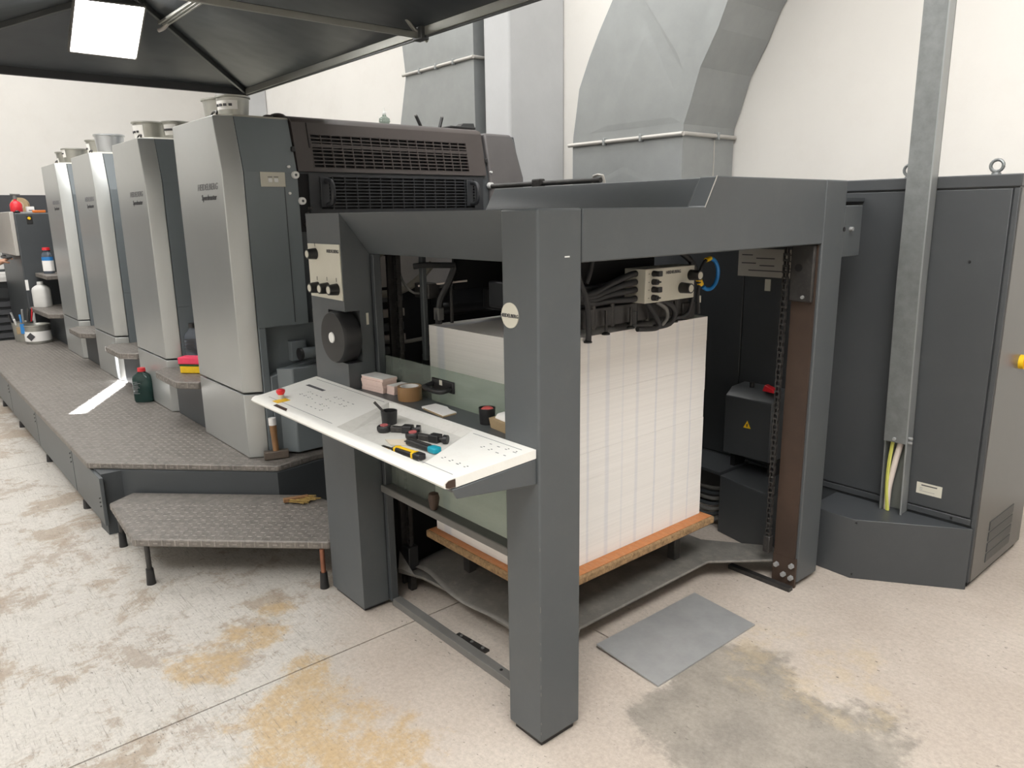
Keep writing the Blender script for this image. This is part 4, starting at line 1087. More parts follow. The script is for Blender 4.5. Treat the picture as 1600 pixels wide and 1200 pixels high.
C(MB().loft([[(x, y, zs(-0.275) + dz) for y, dz in ((-0.277, -0.003), (-0.297, -0.004), (-0.306, -0.010), (-0.306, -0.020), (-0.297, -0.024), (-0.277, -0.024))] for x in (-0.0185, -0.0150)]), 'chipped_end', RUST)
# tray
mb = MB()
D = 0.016
ring_o = [(-0.655, -0.275), (-0.165, -0.275), (-0.285, -0.012), (-0.765, -0.012)]
ring_i = [(-0.600, -0.268), (-0.190, -0.268), (-0.300, -0.045), (-0.715, -0.045)]
vo = [(x, y, zs(y)) for x, y in ring_o]
vi = [(x, y, zs(y) - D) for x, y in ring_i]
vb = [(x, y, zs(y) - 0.024) for x, y in ring_o]
mb.add(vo + vi + vb, [(0, 1, 5, 4), (1, 2, 6, 5), (2, 3, 7, 6), (3, 0, 4, 7), (4, 5, 6, 7), (8, 11, 10, 9), (0, 8, 9, 1), (1, 9, 10, 2), (2, 10, 11, 3), (3, 11, 8, 0)])
C(mb, 'tool_tray', TRAYW)
# grey under-body and brackets
C(MB().loft([[(-1.20, -0.292, zs(-0.28) - 0.028), (-0.02, -0.292, zs(-0.28) - 0.028), (-0.02, -0.003, 0.928), (-1.335, -0.003, 0.928)],
             [(-1.18, -0.276, 0.905), (-0.02, -0.276, 0.898), (-0.02, -0.003, 0.868), (-1.335, -0.003, 0.885)]]), 'under_body', GREY, bevel=0.003)
C(MB().prism([(-0.276, 0.886), (-0.288, 0.914), (0.0, 0.930), (0.0, 0.855)], 0, -0.0195, -0.012), 'bracket', GREY, bevel=0.002)
# keypad legends, indicator strip, emergency button
def quad(name, mat, x0, x1, y0, y1, t=0.0008, par=None):
    m_ = MB()
    slab(x0, x0, x1, x1, y0, y1, -0.0002, t, m_)
    return C(m_, name, mat, parent=par or pnl)
quad('indicator_strip', PRINT, -1.245, -1.105, -0.098, -0.083)
for (x0, x1, y0, y1) in ((-1.30, -0.78, -0.024, -0.0225), (-1.20, -0.70, -0.268, -0.2665), (-0.26, -0.04, -0.030, -0.0285), (-0.20, -0.04, -0.268, -0.2665)):
    quad('outline', PRINTG, x0, x1, y0, y1)
for gx, gy, nx, ny in ((-1.14, -0.175, 4, 2), (-0.99, -0.145, 5, 2), (-0.98, -0.225, 4, 2), (-0.15, -0.09, 4, 2), (-0.165, -0.215, 4, 1)):
    for i in range(nx):
        for j in range(ny):
            x, y = gx + i * 0.034, gy + j * 0.034
            quad('key_legend', PRINTG, x, x + random.uniform(.006, .014), y, y + 0.0028)
            if random.random() < .5: quad('key_legend', PRINT, x + .004, x + .009, y + .008, y + 0.0105)
MBk = MB()
slab(-1.13, -1.13, -1.085, -1.085, -0.285, -0.235, -0.0002, 0.001, MBk)
C(MBk, 'button_plate', YELLOW, parent=pnl)
C(MB().cyl((-1.135, -0.248, zs(-.248)), (-1.135, -0.248, zs(-.248) + 0.016), 0.012, 0.011, 18), 'button_collar', CREAM, smooth=True)
C(MB().lathe((-1.135, -0.248, zs(-.248) + 0.016), [(0.011, 0), (0.0165, 0.010), (0.016, 0.017), (0.009, 0.021)], 20), 'emergency_button', RED, smooth=True)
slm = MB()
slab(-1.075, -1.07, -0.985, -0.965, -0.306, -0.292, -0.0005, 0.0012, slm)
C(slm, 'worn_chip', RUST, parent=pnl)

# ------------------------------------------------------------------ things on the console and shelf
ZSH = 0.9455
st = thing('card_stack', 'tall stack of pale pink cards with white tops on the grey shelf', 'cards', (-1.0, 0.09, ZSH))
ax_, ay_ = Vector((0.16, 0.018, 0)).normalized(), Vector((-0.018, 0.16, 0)).normalized()
zc = ZSH
for i, h in enumerate((0.010, 0.012, 0.009, 0.013, 0.010)):
    c = Vector((-1.000 + random.uniform(-.002, .002), 0.088 + random.uniform(-.002, .002), zc + h / 2))
    MB().obox(c, ax_, ay_, (0, 0, 1), 0.066, 0.034, h / 2 - .0003).build('card_bundle', PINKCARD, st)
    zc += h
MB().obox((-1.0, 0.088, zc + .001), ax_, ay_, (0, 0, 1), 0.066, 0.034, 0.001).build('top_card', PAPERW, st)
st2 = thing('card_stack', 'short stack of pale pink cards leaning beside the tall card stack', 'cards', (-0.92, 0.11, ZSH))
zc = ZSH
for i, h in enumerate((0.010, 0.011, 0.012)):
    c = Vector((-0.908 + .003 * i, 0.112 + random.uniform(-.002, .002), zc + h / 2))
    MB().obox(c, ax_, ay_, (0, 0, 1), 0.022, 0.036, h / 2 - .0003).build('card_bundle', PINKCARD, st2)
    zc += h
MB().obox((-0.905, 0.112, zc + .0006), ax_, ay_, (0, 0, 1), 0.020, 0.034, 0.0006).build('top_card', PAPERW, st2)
tp = thing('tape_roll', 'roll of brown parcel tape standing on the grey shelf', 'tape', (-0.79, 0.09, ZSH))
tn = 32
def annulus(c, r0, r1, z0, z1):
    m_ = MB()
    for i in range(tn):
        a, b = 2 * PI * i / tn, 2 * PI * (i + 1) / tn
        P = lambda r, t, z_: (c[0] + r * math.cos(t), c[1] + r * math.sin(t), z_)
        m_.add([P(r0, a, z0), P(r1, a, z0), P(r1, b, z0), P(r0, b, z0), P(r0, a, z1), P(r1, a, z1), P(r1, b, z1), P(r0, b, z1)],
               [(1, 2, 6, 5), (0, 4, 7, 3), (4, 5, 6, 7), (0, 3, 2, 1)])
    return m_
annulus((-0.790, 0.090), 0.034, 0.044, ZSH, ZSH + 0.050).build('tape', TANTAPE, tp, smooth=True)
annulus((-0.790, 0.090), 0.031, 0.034, ZSH, ZSH + 0.050).build('core', PAPERW, tp, smooth=True)
pd = thing('paper_pad', 'small pad of white paper lying on the grey shelf', 'paper', (-0.585, 0.07, ZSH))
MB().prism([(-0.655, 0.050), (-0.506, 0.036), (-0.512, 0.094), (-0.560, 0.099), (-0.590, 0.112), (-0.655, 0.109)], 2, ZSH, ZSH + 0.006).build('sheets', PAPERW, pd)
MB().prism([(-0.640, 0.046), (-0.502, 0.030), (-0.508, 0.090), (-0.60, 0.10)], 2, ZSH - .0003, ZSH + 0.003).build('backing', CARD, pd)
cup = thing('plastic_cup', 'black plastic cup with red lump inside on the grey shelf', 'cup', (-0.348, 0.095, ZSH))
MB().lathe((-0.348, 0.095, ZSH), [(0.024, 0), (0.027, 0.052), (0.0255, 0.052), (0.023, 0.040)], 24).build('cup_body', BLACK, cup, smooth=True)
MB().ball((-0.346, 0.095, ZSH + 0.046), 0.021, (1, 1, 0.5)).build('red_lump', paint('red_paste', (0.55, 0.10, 0.09), 0.6, var=0.25, scale=60), cup, smooth=True)
bxo = thing('small_carton', 'small kraft carton stuffed with tissue on the grey shelf beside the post', 'carton', (-0.27, 0.09, ZSH))
MB().loft([[(-0.302, 0.072, ZSH), (-0.205, 0.060, ZSH), (-0.200, 0.115, ZSH), (-0.295, 0.125, ZSH)], [(-0.306, 0.068, ZSH + 0.032), (-0.205, 0.057, ZSH + .03), (-0.199, 0.117, ZSH + .034), (-0.297, 0.128, ZSH + .036)]]).build('carton_body', CARD, bxo)
MB().loft([[(-0.296, 0.078, ZSH + .03), (-0.215, 0.068, ZSH + .03), (-0.21, 0.11, ZSH + .03), (-0.29, 0.12, ZSH + .03)], [(-0.285, 0.085, ZSH + .048), (-0.222, 0.072, ZSH + .056), (-0.23, 0.105, ZSH + .062), (-0.28, 0.112, ZSH + .05)]]).build('tissue', PAPERW, bxo, bevel=0.006)
# on the tray
def zt(y): return zs(y) - 0.016
bc = thing('plastic_cup', 'small black cup holding a steel scraper in the console tray', 'cup', (-0.592, -0.118, zt(-.118)))
MB().lathe((-0.592, -0.118, zt(-.118) + .001), [(0.024, 0), (0.027, 0.044), (0.0253, 0.044), (0.023, 0.006)], 24).build('cup_body', BLACK, bc, smooth=True)
sc_ = tag(MB().tube([(-0.588, -0.112, zt(-.118) + .012), (-0.628, -0.150, zt(-.118) + 0.072)], 0.0045, 8, smooth=1).build('scraper', STEELD, smooth=True), 'short steel scraper rod leaning in the small black cup', 'tool')
def brush_wheel(label, c, dirv, L):
    z0 = zt(c[1]) + 0.002
    t = thing('cleaning_brush', label, 'tool', (c[0], c[1], z0), 'brush wheels in the console tray')
    d = Vector((dirv[0], dirv[1], 0)).normalized()
    n = Vector((-d.y, d.x, 0))
    c3 = Vector((c[0], c[1], z0))
    MB().lathe(c3, [(0.021, 0), (0.023, 0.004), (0.023, 0.014), (0.020, 0.018), (0.004, 0.018)], 24).build('wheel', BLACK, t, smooth=True)
    MB().lathe(c3 + Vector((0, 0, .018)), [(0.013, 0), (0.012, 0.003), (0.003, 0.003)], 18).build('red_disc', paint('faded_red_disc', (0.42, 0.10, 0.10), 0.6, var=0.2, scale=40), t, smooth=True)
    up = Vector((0, 0, 1))
    MB().obox(c3 + d * L * .42 + up * .009, d, n, up, L * .22, 0.010, 0.009).build('holder_arm', STEELD, t, bevel=0.003)
    MB().obox(c3 + d * L * .68 + up * .012, d, n, up, L * .14, 0.015, 0.012).build('holder_block', BLACK, t, bevel=0.003)
    MB().cyl(c3 + d * L * .8 + up * .012, c3 + d * L * .97 + up * .012, 0.006, 0.006, 10).build('spindle', STEELD, t, smooth=True)
    MB().cyl(c3 + d * L * .95 - n * .003 + up * .014, c3 + d * L * 1.05 + up * .014, 0.014, 0.013, 14).build('clamp_knob', BLACK, t, smooth=True)
brush_wheel('black brush wheel with a red disc lying just below the small black cup', (-0.535, -0.172), (0.115, 0.075), 0.118)
brush_wheel('black brush wheel with a red disc lying beside the teal knife', (-0.405, -0.150), (0.115, 0.038), 0.125)
sp_ = tag(MB().prism([(-0.46, -0.215), (-0.40, -0.232), (-0.345, -0.18), (-0.41, -0.155)], 2, zt(-.2) + .0005, zt(-.2) + .0016).build('paper_scrap', paint('creamy_scrap', (0.66, 0.58, 0.46), 0.8, var=0.08)), 'creased cream paper scrap in the console tray', 'paper')
def knife(name, label, a, b, m1, m2, tip, w):
    A, B = Vector((a[0], a[1], zt(a[1]) + .010)), Vector((b[0], b[1], zt(b[1]) + .010))
    d = (B - A).normalized()
    n = Vector((-d.y, d.x, 0)).normalized()
    up = d.cross(n) * -1
    if up.z < 0: up = -up
    L = (B - A).length
    t = thing(name, label, 'knife', tuple((A + B) / 2))
    MB().obox(A + d * L * .45, d, n, up, L * .42, w, 0.008).build('handle', m1, t, bevel=0.004)
    MB().obox(A + d * L * .42 + up * .0085, d, n, up, L * .32, w * .45, 0.002).build('slider', STEELD if name == 'box_cutter' else m2, t, bevel=0.001)
    MB().obox(A + d * L * .88, d, n, up, L * .12, w * 1.15, 0.0095).build('end_grip', m2 if name == 'box_cutter' else BLACK, t, bevel=0.005)
    if name != 'box_cutter':
        for q in (0.14, 0.74): MB().obox(A + d * L * q, d, n, up, L * .035, w * 1.08, 0.0088).build('collar', YELLOW, t, bevel=0.002)
    MB().obox(A - d * tip * .5 - up * .003, d, n, up, tip * .55, w * .35, 0.0012).build('blade', STEELD, t)
knife('utility_knife', 'yellow and black utility knife with blade out in the console tray', (-0.352, -0.252), (-0.222, -0.238), BLACK, YELLOW, 0.05, 0.0125)
knife('box_cutter', 'black box cutter with a teal end lying in the console tray', (-0.375, -0.188), (-0.232, -0.178), BLACK, TEAL, 0.012, 0.0125)
tag(MB().obox((-0.385, -0.262, zt(-.262) + .003), (1, .2, 0), (-.2, 1, 0), (0, 0, 1), 0.011, 0.007, 0.002).build('brass_clip', YELLOW), 'tiny brass clip by the blade of the yellow knife', 'clip')

# ------------------------------------------------------------------ steel plate on the floor
fpl = tag(MB().loft([[(-0.262, 0.524, 0.012), (0.042, 0.508, 0.001), (0.048, 1.100, 0.001), (-0.262, 1.134, 0.001)],
                     [(-0.262, 0.524, 0.018), (0.042, 0.508, 0.007), (0.048, 1.100, 0.007), (-0.262, 1.134, 0.007)]]).build('floor_plate', STEEL),
          'loose brushed steel plate lying on the floor before the paper pile', 'plate')

# ------------------------------------------------------------------ control cabinet behind the feeder
cab = thing('control_cabinet', 'tall dark grey control cabinet with lifting eyes behind the feeder', 'cabinet', (-0.2, 2.35, 0))
def K(mb, name, mat, **k):
    p = k.pop('parent', cab)
    return mb.build(name, mat, p, **k)
K(MB().box(-1.80, 0.490, 2.03, 2.672, 0.03, 1.71), 'carcass', CABG)
K(MB().box(-1.79, 0.48, 2.05, 2.66, 0.0, 0.03), 'plinth', VOID)
K(MB().box(-1.81, 0.497, 2.018, 2.68, 1.668, 1.716), 'top_cap', CABG, bevel=0.004)
for xa, xb in ((-1.79, -0.666), (-0.660, 0.470)): K(MB().box(xa, xb, 2.020, 2.031, 0.318, 1.662), 'door', CABG, bevel=0.003)
K(MB().box(0.475, 0.494, 2.020, 2.031, 0.03, 1.664), 'corner_strip', CABG, bevel=0.003)
K(MB().box(-1.79, 0.474, 2.020, 2.031, 0.285, 0.312), 'sill_strip', CABG, bevel=0.002)
sd_ = K(MB().box(0.490, 0.497, 2.035, 2.668, 0.03, 1.664), 'side_sheet', CABSIDE, bevel=0.002)
for r in range(4):
    zz = 0.066 + r * 0.050
    K(MB().box(0.4965, 0.499, 2.19, 2.50, zz + 0.004, zz + 0.046), 'vent_panel', GREYD, parent=sd_)
    for q in range(7):
        K(MB().box(0.4985, 0.5005, 2.192, 2.498, zz + 0.008 + q * .0054, zz + 0.0105 + q * .0054), 'vent_slat', CABSIDE, parent=sd_)
for x in (0.045, 0.375):
    K(MB().cyl((x, 2.12, 1.716), (x, 2.12, 1.726), 0.018, 0.016, 14), 'eye_base', GALVD, smooth=True)
    K(MB().tube([(x + 0.0225 * math.cos(a), 2.12, 1.752 + 0.0225 * math.sin(a)) for a in [2 * PI * i / 16 for i in range(17)]], 0.0065, 8, smooth=1), 'lifting_eye', GALVD, smooth=True)
lb = K(MB().box(0.249, 0.352, 2.0185, 2.0205, 0.374, 0.424), 'type_label', CREAM)
K(MB().box(0.268, 0.332, 2.0178, 2.0187, 0.411, 0.416), 'label_line', PRINT, parent=lb)
for q in range(3):
    K(MB().box(0.262, 0.274 + 0.05 * (q == 0), 2.0178, 2.0187, 0.386 + q * .007, 0.3875 + q * .007), 'label_line', PRINTG, parent=lb)
for x, z_ in ((0.194, 1.383), (0.351, 1.381), (0.40, 0.30)):
    K(MB().cyl((x, 2.021, z_), (x, 2.016, z_), 0.006, 0.005, 8), 'bolt', BLACK, smooth=True)
tk = K(MB().cyl((0.497, 2.30, 0.955), (0.515, 2.30, 0.955), 0.030, 0.030, 18), 'isolator_base', YELLOW, smooth=True)
K(MB().box(0.515, 0.530, 2.290, 2.312, 0.930, 0.982), 'isolator_handle', RED, parent=tk, bevel=0.004)
# sheet label and small tag on the cabinet, in the shade of the feeder
ns_ = K(MB().box(-0.700, -0.336, 2.0165, 2.0195, 1.272, 1.408), 'notice_sheet', paint('yellowed_notice', (0.36, 0.34, 0.30), 0.7, var=0.05))
for r, (z_, x0, x1) in enumerate(((1.375, -0.68, -0.62), (1.36, -0.60, -0.50), (1.335, -0.68, -0.60), (1.325, -0.58, -0.50), (1.30, -0.64, -0.40), (1.38, -0.45, -0.38), (1.35, -0.43, -0.36), (1.315, -0.45, -0.37))):
    K(MB().box(x0, x1, 2.0155, 2.0167, z_, z_ + .005), 'notice_line', PRINT, parent=ns_)
K(MB().box(-0.545, -0.515, 2.0165, 2.0195, 1.205, 1.262), 'small_tag', CREAM)

bas = thing('cable_plinth', 'low dark grey angled plinth covering cables in front of the tall cabinet', 'plinth', (0.1, 1.9, 0))
MB().prism([(-0.10, 1.765), (0.11, 1.755), (0.487, 2.012), (0.487, 2.016), (-0.10, 2.016)], 2, 0.0, 0.277).build('plinth_body', CABG, bas, bevel=0.004)
for p_ in ((0.118, 1.757, 0.262), (0.118, 1.757, 0.02)):
    MB().cyl(p_, (p_[0] + .003, p_[1] - .005, p_[2]), 0.004, 0.003, 8).build('screw', BLACK, bas)
bas2 = thing('terminal_plinth', 'low dark box on the floor behind the paper pile below the warning-sign box', 'plinth', (-0.45, 1.85, 0))
MB().prism([(-0.57, 1.751), (-0.30, 1.69), (-0.20, 1.69), (-0.20, 2.016), (-0.57, 2.016)], 2, 0.0, 0.302).build('plinth_body', CABG, bas2, bevel=0.004)
MB().prism([(-0.95, 1.80), (-0.58, 1.76), (-0.58, 2.016), (-0.95, 2.016)], 2, 0.295, 0.31).build('shelf_plate', CABG, bas2)
for k in range(7):
    tag(MB().tube([(-0.95, 1.70 + .03 * k, 0.02 + .022 * k), (-0.80, 1.74 + .02 * k, 0.05 + .02 * k), (-0.66, 1.78 + .01 * k, 0.03 + .026 * k), (-0.585, 1.80 + .01 * k, 0.06 + .024 * k)], 0.010, 8).build('power_cable', GREYD if k % 2 else GREYRAIL, smooth=True), 'loose grey power cable lying behind the paper pile', 'cable', 'power cables on the floor behind the pile')
eb_ = thing('switch_box', 'grey electrical box with a yellow warning triangle and red plug on top', 'box', (-0.50, 1.9, 0.40))
MB().prism([(1.845, 0.392), (1.845, 0.690), (1.90, 0.728), (2.016, 0.735), (2.016, 0.392)], 0, -0.625, -0.365).build('box_body', CABG, eb_, bevel=0.005)
MB().prism([(-0.512, 0.545), (-0.472, 0.545), (-0.492, 0.582)], 1, 1.8425, 1.8445).build('warning_triangle', YELLOW, eb_)
MB().prism([(-0.4945, 0.551), (-0.4895, 0.551), (-0.487, 0.572), (-0.491, 0.564), (-0.496, 0.566)], 1, 1.8415, 1.8428).build('lightning_mark', PRINT, eb_)
rpz = MB().loft([[(-0.445, 1.88, 0.735), (-0.37, 1.87, 0.735), (-0.37, 1.92, 0.735), (-0.445, 1.92, 0.735)], [(-0.435, 1.885, 0.768), (-0.385, 1.88, 0.752), (-0.385, 1.915, 0.752), (-0.435, 1.915, 0.768)]]).build('red_plug', RED, eb_, bevel=0.004)
MB().cyl((-0.53, 1.93, 0.733), (-0.53, 1.93, 0.758), 0.012, 0.012, 12).build('cable_gland', BLACK, eb_, smooth=True)
for x in (-0.60, -0.39): MB().box(x - .012, x + .012, 1.90, 2.0, 0.302, 0.393).build('stand_off', VOID, eb_)

# ------------------------------------------------------------------ cable trunking column
tr = thing('cable_trunking', 'tall galvanised cable trunking rising from the angled plinth to the ceiling', 'trunking', (0.15, 1.97, 0.277))
def T(mb, name, mat, **k):
    p = k.pop('parent', tr)
    return mb.build(name, mat, p, **k)
def tx(z): return 0.128 - 0.020 * min(1.0, (z - 0.28) / 1.0) - 0.010 * max(0, min(1, (z - 1.28)))
def trunk(z0, z1, y0, y1, w):
    return [[(tx(z), y0, z), (tx(z) + w, y0, z), (tx(z) + w, y1, z), (tx(z), y1, z)] for z in (z0, min(z1, max(z0 + .01, 1.28)), z1)]
T(MB().loft(trunk(0.60, ZC, 1.945, 1.952, 0.094)), 'cover', GALVD)
T(MB().loft([[(tx(z) + .088, 1.952, z), (tx(z) + 0.094, 1.952, z), (tx(z) + .094, 2.012, z), (tx(z) + .088, 2.012, z)] for z in (0.279, 1.28, ZC)]), 'side_web', GALV)
T(MB().loft([[(tx(z), 1.952, z), (tx(z) + 0.006, 1.952, z), (tx(z) + .006, 2.012, z), (tx(z), 2.012, z)] for z in (0.279, 1.28, ZC)]), 'side_web', GALVD)
T(MB().loft([[(tx(z), 2.008, z), (tx(z) + 0.094, 2.008, z), (tx(z) + .094, 2.014, z), (tx(z), 2.014, z)] for z in (0.279, 1.28, ZC)]), 'back_web', paint('dull_zinc', (0.18, 0.19, 0.175), 0.5, 0.4))
T(MB().loft([[(tx(z) + 0.092, 1.943, z), (tx(z) + 0.098, 1.943, z), (tx(z) + .098, 1.953, z), (tx(z) + .092, 1.953, z)] for z in (0.279, 1.28, ZC)]), 'edge_lip', GALV)
T(MB().cyl((0.165, 1.946, 0.615), (0.165, 1.938, 0.615), 0.008, 0.007, 12), 'bolt', STEEL, smooth=True)
for z_ in (0.605, 0.625):
    T(MB().cyl((0.214, 1.965, z_), (0.232, 1.965, z_), 0.006, 0.006, 8), 'bolt', STEEL, smooth=True)
T(MB().tube([(0.150, 1.975, 0.279), (0.152, 1.972, 0.38), (0.166, 1.975, 0.50), (0.182, 1.98, 0.62), (0.185, 1.98, 0.8)], 0.013, 10), 'white_cable', CABLEW, smooth=True)
T(MB().tube([(0.157, 1.960, 0.279), (0.146, 1.960, 0.38), (0.144, 1.962, 0.50), (0.15, 1.97, 0.62), (0.152, 1.975, 0.75)], 0.0055, 8), 'earth_cable', CABLEY, smooth=True)
T(MB().tube([(0.163, 1.960, 0.279), (0.150, 1.957, 0.38), (0.149, 1.960, 0.50), (0.155, 1.97, 0.62)], 0.0055, 8), 'earth_cable', CABLEY, smooth=True)

# ------------------------------------------------------------------ ventilation ducts
def duct(name, label, base, lower, upper_secs, fl_z, fx0, fx1, fy0, fy1, seams_):
    t = thing(name, label, 'duct', base)
    lo = MB().loft(lower).build('lower_section', GALV, t)
    MB().loft(upper_secs).build('upper_section', GALV, t)
    r = 0.014
    def bar(a, b): MB().tube([a, b], r, 10, smooth=1).build('flange_bar', GALVW, t, smooth=True)
    bar((fx0 - .03, fy0 - .012, fl_z), (fx1 + .01, fy0 - .012, fl_z))
    bar((fx1 + .012, fy0 - .012, fl_z), (fx1 + .012, fy1, fl_z))
    n = seams_
    for i in range(n):
        x = fx0 + (fx1 - fx0) * (i + 1) / (n + 1)
        MB().box(x - .008, x + .008, fy0 - .034, fy0 - .0, fl_z - .024, fl_z + .024).build('flange_clip', GALV, t, bevel=0.003)
    MB().box(fx1 + .0, fx1 + .034, fy0 + (fy1 - fy0) * .6, fy0 + (fy1 - fy0) * .6 + .02, fl_z - .024, fl_z + .024).build('flange_clip', GALV, t, bevel=0.003)
    MB().box(fx1, fx1 + .004, fy0 + (fy1 - fy0) * .6, fy0 + (fy1 - fy0) * .6 + .008, lower[0][0][2], fl_z).build('seam', GALVW, t)
    return t
def R4(x0, x1, y0, y1, z_): return [(x0, y0, z_), (x1, y0, z_), (x1, y1, z_), (x0, y1, z_)]
# near duct: bends over to the right as it rises
zf = 2.072
d1 = duct('ventilation_duct', 'wide galvanised duct bending sideways as it rises above the feeder hood', (-2.1, 3.0, 1.6), [R4(-2.583, -1.603, 2.723, 3.285, 0.0), R4(-2.583, -1.603, 2.723, 3.285, zf)],
     [R4(-2.583, -1.603, 2.723, 3.285, zf), R4(-2.578, -1.600, 2.723, 3.285, 2.13), R4(-2.555, -1.555, 2.723, 3.285, 2.25), R4(-2.52, -1.49, 2.723, 3.285, 2.45), R4(-2.42, -1.375, 2.723, 3.285, 2.65), R4(-2.33, -1.31, 2.723, 3.285, 2.80), R4(-2.215, -1.20, 2.723, 3.285, 2.97), R4(-1.95, -0.93, 2.723, 3.285, 3.35), R4(-1.3, -0.3, 2.723, 3.285, 4.2), R4(-0.6, 0.4, 2.723, 3.285, 5.0), R4(-0.6, 0.4, 2.723, 3.285, ZC)], zf, -2.583, -1.603, 2.723, 3.285, 2)
# crossed stiffening creases on its front (raised triangles)
MB().loft([[(-2.57, 2.7225, 1.72), (-1.62, 2.7225, 1.72), (-2.09, 2.7225, 1.90)], [(-2.40, 2.7212, 1.76), (-1.80, 2.7212, 1.76), (-2.09, 2.7212, 1.86)]]).build('stiffening_crease', GALV, d1)
MB().loft([[(-2.42, 2.7225, 2.14), (-1.62, 2.7225, 2.14), (-1.66, 2.7225, 2.30), (-1.93, 2.7225, 2.80)], [(-2.25, 2.7205, 2.18), (-1.70, 2.7205, 2.18), (-1.74, 2.7205, 2.30), (-1.93, 2.7205, 2.70)]]).build('stiffening_crease', GALV, d1)
MB().loft([[(-2.15, 2.7225, 3.05), (-1.30, 2.7225, 3.05), (-1.62, 2.7225, 2.45)], [(-2.02, 2.7205, 3.03), (-1.45, 2.7205, 3.03), (-1.66, 2.7205, 2.55)]]).build('stiffening_crease', GALV, d1)
zf2 = 2.858
d2 = duct('ventilation_duct', 'straight galvanised duct standing beside the grey pilaster behind the grille guards', (-4.2, 3.0, 1.6), [R4(-5.00, -3.755, 2.740, 3.285, 0.0), R4(-4.98, -3.755, 2.740, 3.285, 2.2), R4(-4.79, -3.755, 2.740, 3.285, 2.82), R4(-4.785, -3.755, 2.740, 3.285, zf2)],
     [R4(-4.785, -3.755, 2.740, 3.285, zf2), R4(-4.86, -3.755, 2.740, 3.285, 3.4), R4(-4.86, -3.755, 2.740, 3.285, ZC)], zf2, -4.785, -3.755, 2.740, 3.285, 3)
MB().loft([[(-4.78, 2.7395, 2.90), (-3.80, 2.7395, 2.90), (-4.1, 2.7395, 3.5), (-4.6, 2.7395, 3.6)], [(-4.55, 2.7380, 2.98), (-4.0, 2.7380, 2.98), (-4.2, 2.7380, 3.4), (-4.5, 2.7380, 3.4)]]).build('stiffening_crease', GALV, d2)
MB().loft([[(-4.9, 2.7395, 2.2), (-3.80, 2.7395, 2.2), (-3.80, 2.7395, 2.8)], [(-4.7, 2.7383, 2.23), (-3.86, 2.7383, 2.23), (-3.86, 2.7383, 2.68)]]).build('stiffening_crease', GALV, d2)

# ------------------------------------------------------------------ canopy with LED panel
cn = thing('canopy', 'dark grey pitched sheet canopy with aluminium bars hanging over the platform', 'canopy', (-1.54, -0.2, 2.4))
X0, X1, Y0, Y1, ZE, KK = -3.54, 0.46, -1.10, 0.70, 2.40, 0.30
ZR = ZE + KK * 0.9
A, B, Cc, Dd = (X0, Y1, ZE), (X0, Y0, ZE), (X1, Y0, ZE), (X1, Y1, ZE)
R1, R2 = (X0 + .9, -.2, ZR), (X1 - .9, -.2, ZR)
def sheet(pts, name='roof_sheet'):
    n = (Vector(pts[1]) - Vector(pts[0])).cross(Vector(pts[2]) - Vector(pts[0])).normalized()
    if n.z < 0: n = -n
    MB().loft([[Vector(p) for p in pts], [Vector(p) + n * 0.004 for p in pts]]).build(name, FABRIC, cn)
sheet([B, A, R1])
mid = (-1.51, Y1, ZE)
midr = (-1.51, -.2, ZR)
sheet([A, mid, midr, R1])
sheet([mid, Dd, R2, midr])
sheet([Dd, Cc, R2])
sheet([Cc, B, R1, R2])
def bar(a, b, w, h, mat, name, off=0.0):
    a, b = Vector(a), Vector(b)
    d = (b - a).normalized()
    s_ = d.cross(Vector((0, 0, 1))).normalized()
    u = s_.cross(d)
    MB().obox((a + b) / 2 + Vector((0, 0, off)), d, s_, u, (b - a).length / 2, w, h).build(name, mat, cn, bevel=0.002)
bar(A, Dd, 0.012, 0.018, ALU, 'edge_bar', -0.015)
bar(A, Dd, 0.004, 0.030, ALUD, 'edge_lip', -0.012)
bar(A, B, 0.014, 0.022, BLACKC, 'edge_bar', -0.015)
bar(B, Cc, 0.012, 0.018, ALU, 'edge_bar', -0.015)
bar(Cc, Dd, 0.012, 0.018, ALU, 'edge_bar', -0.015)
for p, q in ((A, R1), (B, R1), (Dd, R2), (Cc, R2)): bar(p, q, 0.008, 0.014, ALUD, 'hip_bar', -0.016)
bar(R1, R2, 0.010, 0.014, ALUD, 'ridge_bar', -0.016)
bar((-1.51, Y1, ZE - .03), (-1.51, Y0, ZE - .03), 0.010, 0.012, ALU, 'cross_bar')
bar((-1.57, Y1, ZE - .01), (-1.57, Y0, ZE - .01), 0.008, 0.010, ALUD, 'cross_bar')
hp = Vector((X0 + .68, Y1 - .68, ZE + KK * .68 - .03))
for q in (-.02, .0, .02):
    bar(hp + Vector((0, q, 0)), (X1 - .68, Y1 - .68 + q, hp.z), 0.006, 0.006, ALU, 'inner_bar')
MB().tube([hp + Vector((-.02, -.02, -.03)), hp + Vector((0.01, 0.0, -.02)), hp + Vector((.03, .03, .02))], 0.010, 8).build('hip_clip', GALVW, cn, smooth=True)
MB().tube([(-1.51, Y1 - .08, ZE + .03), (-1.51, Y1 - .04, ZE - .01), (-1.50, Y1 + .02, ZE - .05)], 0.009, 8).build('joint_strap', ALU, cn, smooth=True)
MB().box(-1.545, -1.475, Y1 - .03, Y1 + .012, ZE - .05, ZE + .005).build('joint_bracket', ALUD, cn, bevel=0.004)
MB().cyl((X0 + .02, Y1 - .01, ZE - .08), (X0 + .02, Y1 - .01, ZE), 0.004, 0.004, 8).build('corner_pin', STEELD, cn)
for p in (A, B, Cc, Dd, R1, R2):
    MB().cyl(p, (p[0], p[1], ZC), 0.003, 0.003, 6).build('hanger_wire', STEELD, cn)

